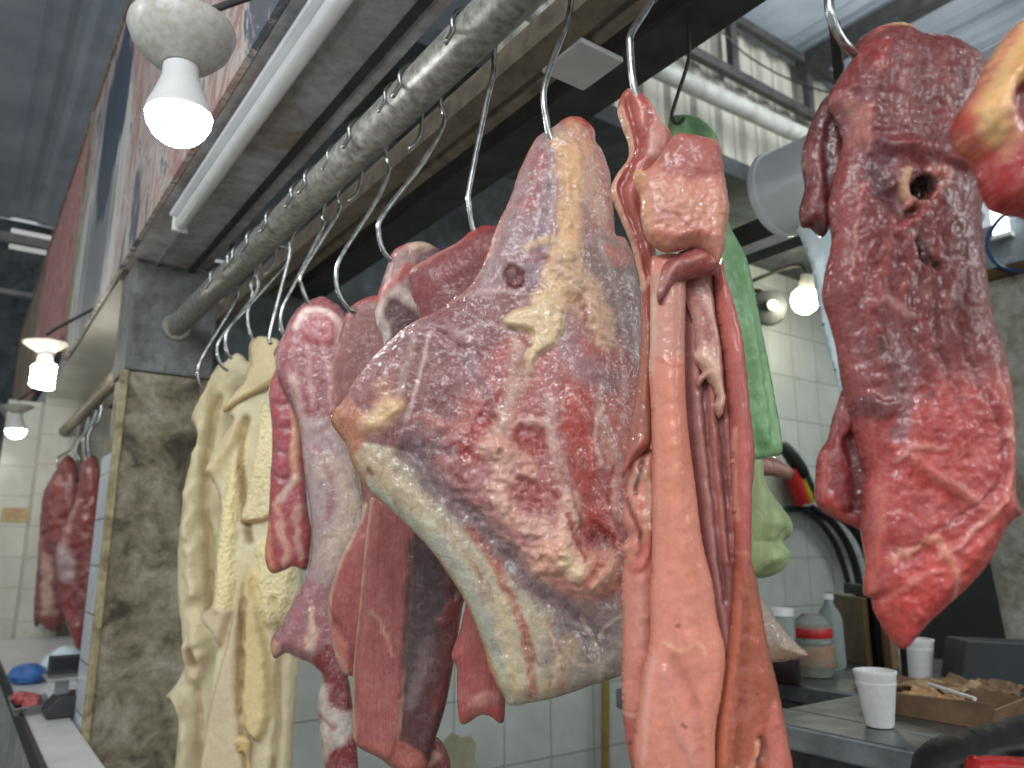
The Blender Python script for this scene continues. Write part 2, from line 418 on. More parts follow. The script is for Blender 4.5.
M['tile_small'] = tilemat('white glazed pillar tiles', .25, .155, (225, 230, 235), (214, 220, 226), (150, 145, 130), 'YZ')
M['tile_far'] = tilemat('cream glazed wall tiles', .2, .2, (226, 226, 214), (216, 216, 204), (186, 184, 170))
def corr(name, c1, c2, pitch, axis='X', rough=.5, metal=.2):
    s = NT(name); c = s.n('ShaderNodeTexCoord'); sp = s.n('ShaderNodeSeparateXYZ'); s.l(c.outputs['Object'], sp.inputs[0])
    v = s.math('FRACT', s.math('MULTIPLY', sp.outputs[axis], 1/pitch))
    tri = s.math('ABSOLUTE', s.math('SUBTRACT', v, .5))
    hgt = s.ramp(tri, [(.12, (0, 0, 0, 1)), (.2, W1)])
    d = s.noise(s.coord(), 1.5, 6, .7)
    s.set(Base_Color=s.ramp(d, [(.35, c1), (.65, c2)]), Roughness=rough, Metallic=metal)
    s.l(s.bump(hgt, 1.0, .03), s.b.inputs['Normal']); return s.m
M['roof'] = corr('dark corrugated roof', (190, 198, 206), (160, 170, 180), .9, 'X', .7, 0)
M['gable'] = corr('beige corrugated sheet', (184, 180, 166), (158, 154, 142), .3, 'X', .6, 0)
def poster(name, stops, sx=1.0, sz=.35, seed=0.0, dist=2.5, sc=3.0):
    s = NT(name); co = s.coord((1, sx, sz)); 
    f = s.noise(co, sc, 7, .68, dist); g = s.noise(s.coord((1, 3, 3)), 9, 6, .7, 1)
    base = s.ramp(f, stops)
    base = s.mix(.4, base, s.ramp(g, [(.35, (.6, .58, .56, 1)), (.6, W1)]), 'MULTIPLY')
    s.set(Base_Color=base, Roughness=.75); s.l(s.bump(f, .6, .02), s.b.inputs['Normal']); return s.m
M['poster_a'] = poster('torn posters and peeling paint', [(.3, (92, 96, 104)), (.42, (104, 108, 116)), (.45, (206, 200, 192)), (.52, (188, 168, 160)), (.56, (170, 120, 114)), (.6, (200, 190, 180)), (.72, (150, 140, 134))], 1.3, .5, sc=2.4)

def patch(mat):
    t = NT.__new__(NT); t.m = mat; t.t = mat.node_tree; t.b = t.t.nodes['Principled BSDF']
    old = t.b.inputs['Base Color'].links[0].from_socket
    c = t.n('ShaderNodeTexCoord'); sp = t.n('ShaderNodeSeparateXYZ'); t.l(c.outputs['Object'], sp.inputs[0])
    def ell(y0, ry, z0, rz, ns, amp, sc):
        a = t.math('POWER', t.math('ABSOLUTE', t.math('DIVIDE', t.math('SUBTRACT', sp.outputs['Y'], y0), ry)), 2.0)
        b = t.math('POWER', t.math('ABSOLUTE', t.math('DIVIDE', t.math('SUBTRACT', sp.outputs['Z'], z0), rz)), 2.0)
        n_ = t.noise(t.coord(sc), ns, 5, .65)
        return t.ramp(t.math('ADD', t.math('ADD', a, b), t.math('MULTIPLY', t.math('SUBTRACT', n_, .5), amp)), [(.86, W1), (.95, (0, 0, 0, 1))])
    wh = ell(4.35, .75, .35, .75, 2, 3.0, (1, 3, .5)); dk = ell(4.2, .42, .95, .5, 2, 2.2, (1, 4, .5)); dr = ell(4.3, .5, .35, .5, 3, 5.0, (1, 7, .35))
    x = t.mix(wh, old, lin4((206, 204, 196))); x = t.mix(dk, x, lin4((66, 80, 94))); x = t.mix(t.math('MULTIPLY', dr, .7), x, lin4((84, 90, 98)))
    t.l(x, t.b.inputs['Base Color'])
patch(M['poster_a'])
M['poster_b'] = poster('faded red banner', [(.34, (200, 180, 190)), (.44, (190, 100, 100)), (.5, (214, 190, 180)), (.56, (190, 70, 66)), (.64, (150, 120, 140)), (.74, (206, 200, 190))], 1.4, .5, sc=4.5)
M['poster_c'] = poster('stained cream panel', [(.35, (190, 180, 160)), (.5, (150, 135, 110)), (.65, (120, 110, 100))], 2, .4)
M['fatcoat'] = None

# ================================================================== THE SETTING
def struct(name, mb, mat, **kw):
    o = mb.build(name, mat, **kw); o['kind'] = 'structure'; return o
def B(x0, x1, y0, y1, h0, h1): return MB((x0, y0, CZ+h0)).box(x0, x1, y0, y1, CZ+h0, CZ+h1)
struct('floor', B(-6, 9.5, -4, 13, -1.55, -1.45), M['floor'])
# roof: real corrugated sheet
def corrugated(name, axis, rng, other, hpos, pitch, amp, mat, thick=.02):
    u0, u1 = rng; v0, v1 = other; us = []
    u = u0
    while u < u1:
        for du, a in ((0, 0), (pitch*.55, 0), (pitch*.62, 1), (pitch*.9, 1), (pitch*.97, 0)): us.append((u+du, a))
        u += pitch
    mb = MB(); V = []; n = len(us)
    for t in (0, thick):
        for v in (v0, v1):
            for (q, a) in us:
                V.append((q, v, CZ+hpos+a*amp+t) if axis == 'roof' else (q, hpos-a*amp+t, CZ+v))
    Fc = [(i, i+1, n+i+1, n+i) for i in range(n-1)]+[(2*n+i, 3*n+i, 3*n+i+1, 2*n+i+1) for i in range(n-1)]
    Fc += [(i, 2*n+i, 2*n+i+1, i+1) for i in range(n-1)]+[(n+i, n+i+1, 3*n+i+1, 3*n+i) for i in range(n-1)]
    mb.add(V, Fc); return struct(name, mb, mat)
corrugated('ceiling', 'roof', (-4, 9), (-3, 12), 4.42, .9, .03, M['roof'])
corrugated('wall_gable', 'wall', (2.4, 9), (1.2, 4.4), 3.68, .30, .035, M['gable'])
struct('wall_partition', B(.75, 5.6, 2.86, 2.96, -1.45, 1.75), M['tile'])
struct('wall_partition_upper', B(.72, 2.9, 2.80, 2.85, .30, 1.75), M['darkwall'])
struct('ceiling_loft', B(.72, 5.6, 2.15, 2.86, 1.75, 1.84), M['darkwall'])
struct('wall_right', B(3.3, 3.42, -2.0, 1.70, -1.45, 1.06), M['plaster_wall'])
struct('trim_1', B(3.26, 3.46, -2.0, 1.72, 1.062, 1.10), M['wood'])
struct('wall_back', B(5.62, 5.7, -3, 3.6, -1.45, 2.2), M['darkwall'])
# pillar: body, grey top course, tile face, flaking edge
struct('pillar', B(.42, .70, 2.86, 3.11, -1.45, .60), M['pillar'], bevel=.006)
struct('pillar_capital', B(.41, .70, 2.85, 3.12, .602, 1.0), M['pillar_top'], bevel=.008)
struct('trim_2', B(.405, .418, 2.885, 3.11, -1.45, .32), M['tile_small'])
struct('trim_3', B(.401, .425, 2.848, 2.884, -1.45, .60), M['plaster_edge'], bevel=.006)
struct('pillar_base_wall', B(.702, 1.02, 2.86, 3.05, -1.45, -.05), M['pillar'])
# box beam over the opening and the boards of signs above it
struct('ceiling_beam', B(.392, .64, -.6, 2.99, 1.0, 1.12), M['beam'])
struct('trim_4', B(.47, .475, -.6, 2.98, .985, 1.0), M['beam'])
struct('trim_5', B(.585, .60, -.6, 2.98, .985, 1.0), M['darksteel'])
struct('ceiling_beam_next', B(.40, .80, 3.13, 5.9, 1.0, 1.1), M['soffit'])
struct('ceiling_beam_far', B(.40, .80, 5.9, 9.5, 1.0, 1.1), M['soffit'])
def board(name, y0, y1, h0, h1, mat, label, x=.375, edge=None):
    r = tag(empty(name, (x, y0, CZ+h0)), label, 'sign')
    MB((x, y0, CZ+h0)).box(x, x+.015, y0, y1, CZ+h0, CZ+h1).build('panel', mat, r)
    e = MB((x, y0, CZ+h0))
    e.box(x-.012, x+.01, y0, y1, CZ+h1-.03, CZ+h1); e.box(x-.012, x+.01, y0, y0+.03, CZ+h0, CZ+h1-.03); e.box(x-.012, x+.01, y1-.03, y1, CZ+h0, CZ+h1-.03)
    e.build('frame', M['poster_c'], r); return r
board('sign_board', -.5, 4.7, 1.0, 2.5, M['poster_a'], 'long fascia board of torn posters and peeling paint beside the nearest lamp')
board('sign_board', 4.74, 7.4, 1.2, 2.5, M['poster_b'], 'faded red banner board further down the row of stalls')
board('sign_board', 7.45, 10.4, 1.0, 2.5, M['poster_c'], 'stained cream fascia board at the far end of the row')
# far stalls
struct('pillar_next', B(.40, .62, 5.95, 6.2, -1.45, 1.0), M['tile_far'])
struct('wall_far_partition', B(.2, 1.9, 6.2, 6.3, -1.45, 1.0), M['tile_far'])
struct('wall_far_side', B(1.9, 2.0, 3.1, 6.2, -1.45, 1.0), M['tile_far'])
# roof steelwork seen at both ends
def beam_thing(name, mb, label, mat=None, cat='beam', **kw):
    return tag(mb.build(name, mat or M['darksteel'], **kw), label, cat)
beam_thing('support_beam', MB((1, -.5, CZ+.95)).box(.95, 1.06, -.5, 2.8, CZ+.95, CZ+.965).box(.995, 1.015, -.5, 2.8, CZ+.965, CZ+1.09).box(.95, 1.06, -.5, 2.8, CZ+1.09, CZ+1.105),
           'thick dark steel beam running above the hanging meat', bevel=.003)
beam_thing('roof_rafter', MB((5.8, -2, CZ+4.2)).box(5.75, 5.87, -2, 3.6, CZ+4.2, CZ+4.4), 'dark roof rafter running towards the gable above the big red cut')
tr = tag(empty('roof_truss', (2.5, 3.55, CZ+3.7)), 'dark steel truss in front of the beige corrugated gable', 'truss')
MB((2.5, 3.55, CZ+3.7)).box(2.5, 9, 3.5, 3.56, CZ+3.76, CZ+3.84).build('lower_chord', M['darksteel'], tr)
MB((2.5, 3.55, CZ+3.7)).box(2.5, 9, 3.5, 3.56, CZ+4.3, CZ+4.38).build('upper_chord', M['darksteel'], tr)
for x in (3.7, 4.75, 5.8, 6.85, 7.9):
    MB((2.5, 3.55, CZ+3.7)).box(x-.04, x+.04, 3.5, 3.56, CZ+3.84, CZ+4.3).build('post', M['darksteel'], tr)
wire = MB((4, 3.5, CZ+3.9)).tube([(3.2, 3.47, CZ+3.6), (4.2, 3.47, CZ+4.1), (4.9, 3.47, CZ+3.98), (5.7, 3.47, CZ+4.02), (7, 3.47, CZ+4.3)], .008, 6, 8)
tag(wire.build('cable', M['black']), 'thin black cable sagging across the roof truss', 'cable')
pp = MB((2.6, 3.3, CZ+3.25)).tube([(2.5, 3.35, CZ+3.28), (5.2, 3.35, CZ+3.36), (8.5, 3.35, CZ+3.46)], .07, 16)
tag(pp.build('roof_pipe', M['pvc'], smooth=True), 'pale pipe running across below the roof truss', 'pipe')
ft = tag(empty('roof_truss', (-4, 11.5, CZ+3.6)), 'distant steel truss across the aisle at upper left', 'truss')
MB((-4, 11.5, CZ+3.6)).box(-4, 2.2, 11.4, 11.5, CZ+3.9, CZ+4.02).build('upper_chord', M['pvc'], ft)
MB((-4, 11.5, CZ+3.6)).box(-4, 2.2, 11.4, 11.5, CZ+3.2, CZ+3.26).build('lower_chord', M['pvc'], ft)
MB((-4, 11.5, CZ+3.6)).tube([(-1.3, 11.45, CZ+3.9), (.4, 11.45, CZ+1.6)], .03, 6).build('brace', M['pvc'], ft)
struct('wall_far_end', B(-6, 9, 12.02, 12.12, -1.45, 4.42), M['darkwall'])

# ================================================================== RAIL, PIPES, FIXTURES
RX, RH, RR = .56, .775, .036
rl = tag(empty('meat_rail', (RX, 2.86, CZ+RH)), 'long worn galvanised pipe rail carrying the meat hooks', 'rail')
MB((RX, 2.86, CZ+RH)).tube([(RX, y, CZ+RH) for y in np.linspace(-.6, 2.86, 30)], RR, 24).build('pipe', M['rail'], rl, smooth=True)
MB((RX, 2.86, CZ+RH)).lathe([(.0, 0), (.048, 0), (.048, .012), (.04, .02), (.0, .02)], (RX, 2.838, CZ+RH), (0, 1, 0), 20).build('end_collar', M['rail'], rl, smooth=True)
for yy in ():
    MB((RX, 2.86, CZ+RH)).tube([(RX-.004, yy, CZ+1.0), (RX-.036, yy, CZ+RH+.05), (RX-.043, yy, CZ+RH), (RX-.01, yy, CZ+RH-.043), (RX+.04, yy, CZ+RH-.015), (RX+.043, yy, CZ+RH+.03), (RX+.02, yy, CZ+.99)], .0022, 6, 6).build('tie_wire', M['darksteel'], rl)
r2 = tag(MB((.48, 3.15, CZ+RH)).tube([(.53, 3.12, CZ+RH), (.53, 5.94, CZ+RH)], .034, 16).build('meat_rail', M['tan_pipe'], smooth=True), 'rusty pipe rail of the next stall behind the pillar', 'rail')
for k, (x, h) in enumerate(((.83, .95), (.885, .955))):
    tag(MB((x, -.4, CZ+h)).tube([(x, -.4, CZ+h), (x, 2.79, CZ+h)], .017, 12).build('conduit_pipe', M['tan_pipe'], smooth=True),
        ('tan pipe running beside the meat rail, nearer the lintel' if k == 0 else 'tan pipe between the first pipe and the dark beam'), 'pipe')
tag(MB((.70, -.4, CZ+.84)).box(.69, .70, -.4, 2.84, CZ+.82, CZ+.87).box(.70, .74, -.4, 2.84, CZ+.82, CZ+.826).build('angle_iron', M['tan_pipe']), 'thin angle iron just behind the meat rail', 'bar')
# fluorescent batten under the lintel
fl = tag(empty('batten_light', (.49, 1.2, CZ+1.0)), 'long tube light batten fixed under the grey lintel', 'light')
MB((.49, 1.2, CZ+1.0)).box(.410, .468, .45, 2.33, CZ+.968, CZ+.984).build('housing', M['aluminium'], fl, bevel=.003)
MB((.49, 1.2, CZ+1.0)).tube([(.44, .47, CZ+.944), (.44, 2.31, CZ+.944)], .019, 14).build('tube', M['whiteplastic'], fl, smooth=True)
for y in (.455, 2.32):
    MB((.49, 1.2, CZ+1.0)).box(.418, .462, y-.008, y+.008, CZ+.922, CZ+.968).build('end_cap', M['whiteplastic'], fl, bevel=.003)

def lamp(px, py, d, label, bulb='bulb', cfl=False, s=1.0, arm=True):
    c = at(px, py, d)      # centre of the glass
    r = empty('hanging_lamp', c+np.array([0, 0, .16*s])); tag(r, label, 'lamp', 'bare bulbs along the row of stalls' if False else None)
    o = np.array(r.location)
    ax = np.array([-.04, .03, 1.0]); ax /= np.linalg.norm(ax)
    MB(o).lathe([(0, .094), (.026, .094), (.032, .092), (.056, .108), (.078, .132), (.088, .160), (.087, .168), (.0, .170)][::1] if s == 1 else [(0, .1), (.03, .1), (.06, .12), (.085, .14), (0, .145)], c, ax, 32).build('lamp_holder', M['ceramic'], r, smooth=True)
    if cfl:
        pts = [(c+np.array([math.cos(a)*.036, math.sin(a)*.036, -.045+a/(2*math.pi)*.022])) for a in np.linspace(0, 8*math.pi, 80)]
        MB(o).tube(pts, .0105, 8).build('spiral_tube', M[bulb], r, smooth=True)
        MB(o).lathe([(0, .05), (.03, .05), (.03, .1), (0, .1)], c, (0, 0, 1), 16).build('bulb_base', M['whiteplastic'], r, smooth=True)
    else:
        nk = MB(o).lathe([(.053, -.0), (.052, .012), (.044, .03), (.035, .055), (.030, .07), (.029, .095), (.0, .096)], c, ax, 32).build('bulb', M['whiteplastic'], r, smooth=True)
        MB(o).lathe([(0, -.05), (.016, -.049), (.03, -.043), (.042, -.031), (.05, -.016), (.053, -.001), (.0, .0)], c, ax, 32).build('lit_dome', M[bulb], nk, smooth=True)
    if arm:
        t = c+ax*.18
        MB(o).tube([t+np.array([0, 0, -.004]), t+np.array([.04, -.01, .035]), (.378 if t[2] > CZ+.86 else .405, t[1]-.06, max(t[2]+.05, CZ+1.01))], .007, 8, 5).build('bracket', M['darksteel'], r)
    return r
lamp(179, 116, 1.30, 'nearest bare lit bulb in a dusty white holder, at upper left')
lamp(43, 376, 3.2, 'lit spiral bulb further down the row of stalls', 'bulb2', True, .9)
lamp(16, 430, 4.5, 'small round lit bulb at the left edge, below the spiral bulb', 'bulb2', False, .9)
fr = tag(empty('tube_lamp', at(6, 468, 6.0)), 'small lit tube lamp leaning beyond the farthest bulb', 'lamp')
MB(fr.location).tube([at(1, 484, 6.0), at(15, 452, 6.2)], .03, 10).build('lit_tube', M['tube_lit'], fr, smooth=True)
MB(fr.location).tube([at(-3, 490, 6.02), at(1, 484, 6.0)], .032, 10).build('end_cap', M['whiteplastic'], fr, smooth=True)

# ================================================================== HOOKS
def rail_Y(px):
    """Y of the rail where it crosses image column px"""
    lo, hi = -.5, 20
    u = (px-512)/FPX   # (P.R)=u*(P.F)
    # (RX*Rx+Y*Ry) = u*(RX*Fx+Y*Fy+RH*Fz)
    return (u*(RX*Fv[0]+RH*Fv[2])-RX*Rv[0])/(Rv[1]-u*Fv[1])
NSEG = 0
def hook(cpx, pts, label, tip=None, r=.0042, side=1):
    """cpx: column where the hook rides on the rail; pts: its visible run, laid on the vertical plane across the rail"""
    Y = rail_Y(cpx)
    P = [onY(x, y, Y) for x, y in pts]
    e = RR+r
    top = []
    for a in np.linspace(195, 5, 8):
        a = math.radians(a); top.append(np.array([RX+e*math.cos(a), Y, CZ+RH+e*math.sin(a)]))
    lead = np.array([RX-e*1.25, Y, CZ+RH-e*.9])
    path = [lead]+top
    P0 = P[0]
    path += P
    o = path[3]
    h = MB(o).tube(path, r, 10, 6)
    # rounded tip
    ob = h.build('meat_hook', M['steel'], smooth=False); ob.data.shade_smooth()
    tag(ob, label, 'hook', 'steel meat hooks on the rail')
    return P
HK = {}
HK['right'] = hook(800, [(838, -215), (836, -120), (829, -10), (833, 22), (843, 42), (856, 55), (862, 66)], 'polished steel hook piercing the top of the big red cut at right')
HK['pink'] = hook(640, [(664, -50), (652, -2), (632, 32), (630, 48), (633, 82), (640, 110), (652, 124)], 'thick steel hook through the top of the long pink cut')
HK['main'] = hook(545, [(571, 0), (566, 25), (545, 84), (546, 118), (554, 146), (568, 152)], 'steel hook holding the large shoulder cut in the middle')
HK['b'] = hook(474, [(494, 54), (493, 75), (486, 105), (470, 185), (469, 205), (474, 232), (484, 244)], 'steel hook just left of the shoulder cut, in the dark red loin')
HK['c'] = hook(420, [(440, 104), (444, 123), (423, 162), (383, 215), (379, 235), (384, 252), (396, 264)], 'slanting steel hook in the lump with a white fat cap')
HK['d'] = hook(368, [(385, 152), (389, 169), (377, 200), (342, 255), (336, 275), (339, 294), (348, 308), (356, 312)], 'steel hook holding the narrow brownish muscle')
HK['e'] = hook(322, [(337, 196), (338, 213), (303, 271), (302, 286), (308, 302), (316, 308)], 'steel hook in the rounded top of the shank cut')
HK['f'] = hook(308, [(322, 215), (322, 228), (296, 281), (283, 307), (281, 326), (286, 340)], 'steel hook in the left shoulder of the shank cut')
HK['g'] = hook(282, [(290, 242), (289, 258), (270, 333), (272, 344)], 'nearly straight steel hook between tripe and shank cut')
HK['h'] = hook(262, [(288, 250), (287, 262), (250, 305), (228, 330), (226, 349), (232, 359)], 'long slanting steel hook in the middle of the tripe')
HK['i'] = hook(247, [(257, 274), (258, 287), (248, 312), (250, 333), (256, 344)], 'short steel hook in the folded top of the tripe')
HK['k'] = hook(242, [(251, 284), (251, 299), (223, 335), (217, 350), (221, 365), (228, 371)], 'slanting steel hook in the left part of the tripe')
HK['j'] = hook(224, [(235, 284), (236, 300), (203, 356), (198, 374), (202, 388), (212, 397)], 'leftmost steel hook holding the edge of the tripe')
for cpx in (404, 345, 262):
    hook(cpx, [tuple(np.array(proj((RX+.036, rail_Y(cpx), CZ+RH-.03)))), tuple(np.array(proj((RX+.03, rail_Y(cpx), CZ+RH-.06)))), tuple(np.array(proj((RX+.012, rail_Y(cpx), CZ+RH-.085))))],
         {404: 'short bent hook on the rail right of the brownish muscle hook', 345: 'short bent hook on the rail above the shank cut', 262: 'short bent hook on the rail above the tripe'}[cpx], r=.0028)
for cpx, h in HK.items(): print('HOOK', cpx, [round(float(v), 2) for v in h[-2]], round(float((h[-2]-CAM)@Fv), 2))

exec_meat = True
# ================================================================== HANGING MEAT
M['beef'] = meat_mat('wet beef', marb=.2, pale=.15, dark=.4, coat=.45)
M['membrane'] = meat_mat('silver skinned beef', fib=.2, marb=.28, marbc=(222, 205, 200), rough=.3, coat=.55, bumpk=.9, mott=.6, lump=120, pale=.2, dark=.5)
M['pinkskin'] = meat_mat('smooth pink cut', fib=.12, marb=.08, rough=.4, coat=.3, bumpk=.3, mott=.14, fiber=(160, 160, 14), pale=.06, dark=.05)
M['muscle'] = meat_mat('striated muscle', fib=.75, marb=.04, pale=.12, dark=.3, rough=.42, coat=.25, bumpk=.55, fiber=(520, 520, 16))
M['redcut'] = meat_mat('fresh red cut', pale=.1, dark=.5, fib=.55, marb=.2, marbc=(215, 150, 145), rough=.32, coat=.4, bumpk=.7, mott=.45, fiber=(260, 260, 24))
M['tripe'] = meat_mat('pale tripe', fib=.06, marb=0, rough=.5, coat=.12, bumpk=.7, mott=.2, lump=120, sss=.05, pale=.1, dark=.0)
M['fat'] = meat_mat('cream fat', fib=.05, marb=.1, rough=.35, coat=.4, bumpk=.5, mott=.2, lump=150, pale=.15, dark=.15)

def org_(o, P): o['_org'] = tuple(float(v) for v in P)
def hang(key, push=0.0, yaw=0): return HK[key][-2]+yawed(yaw)*push

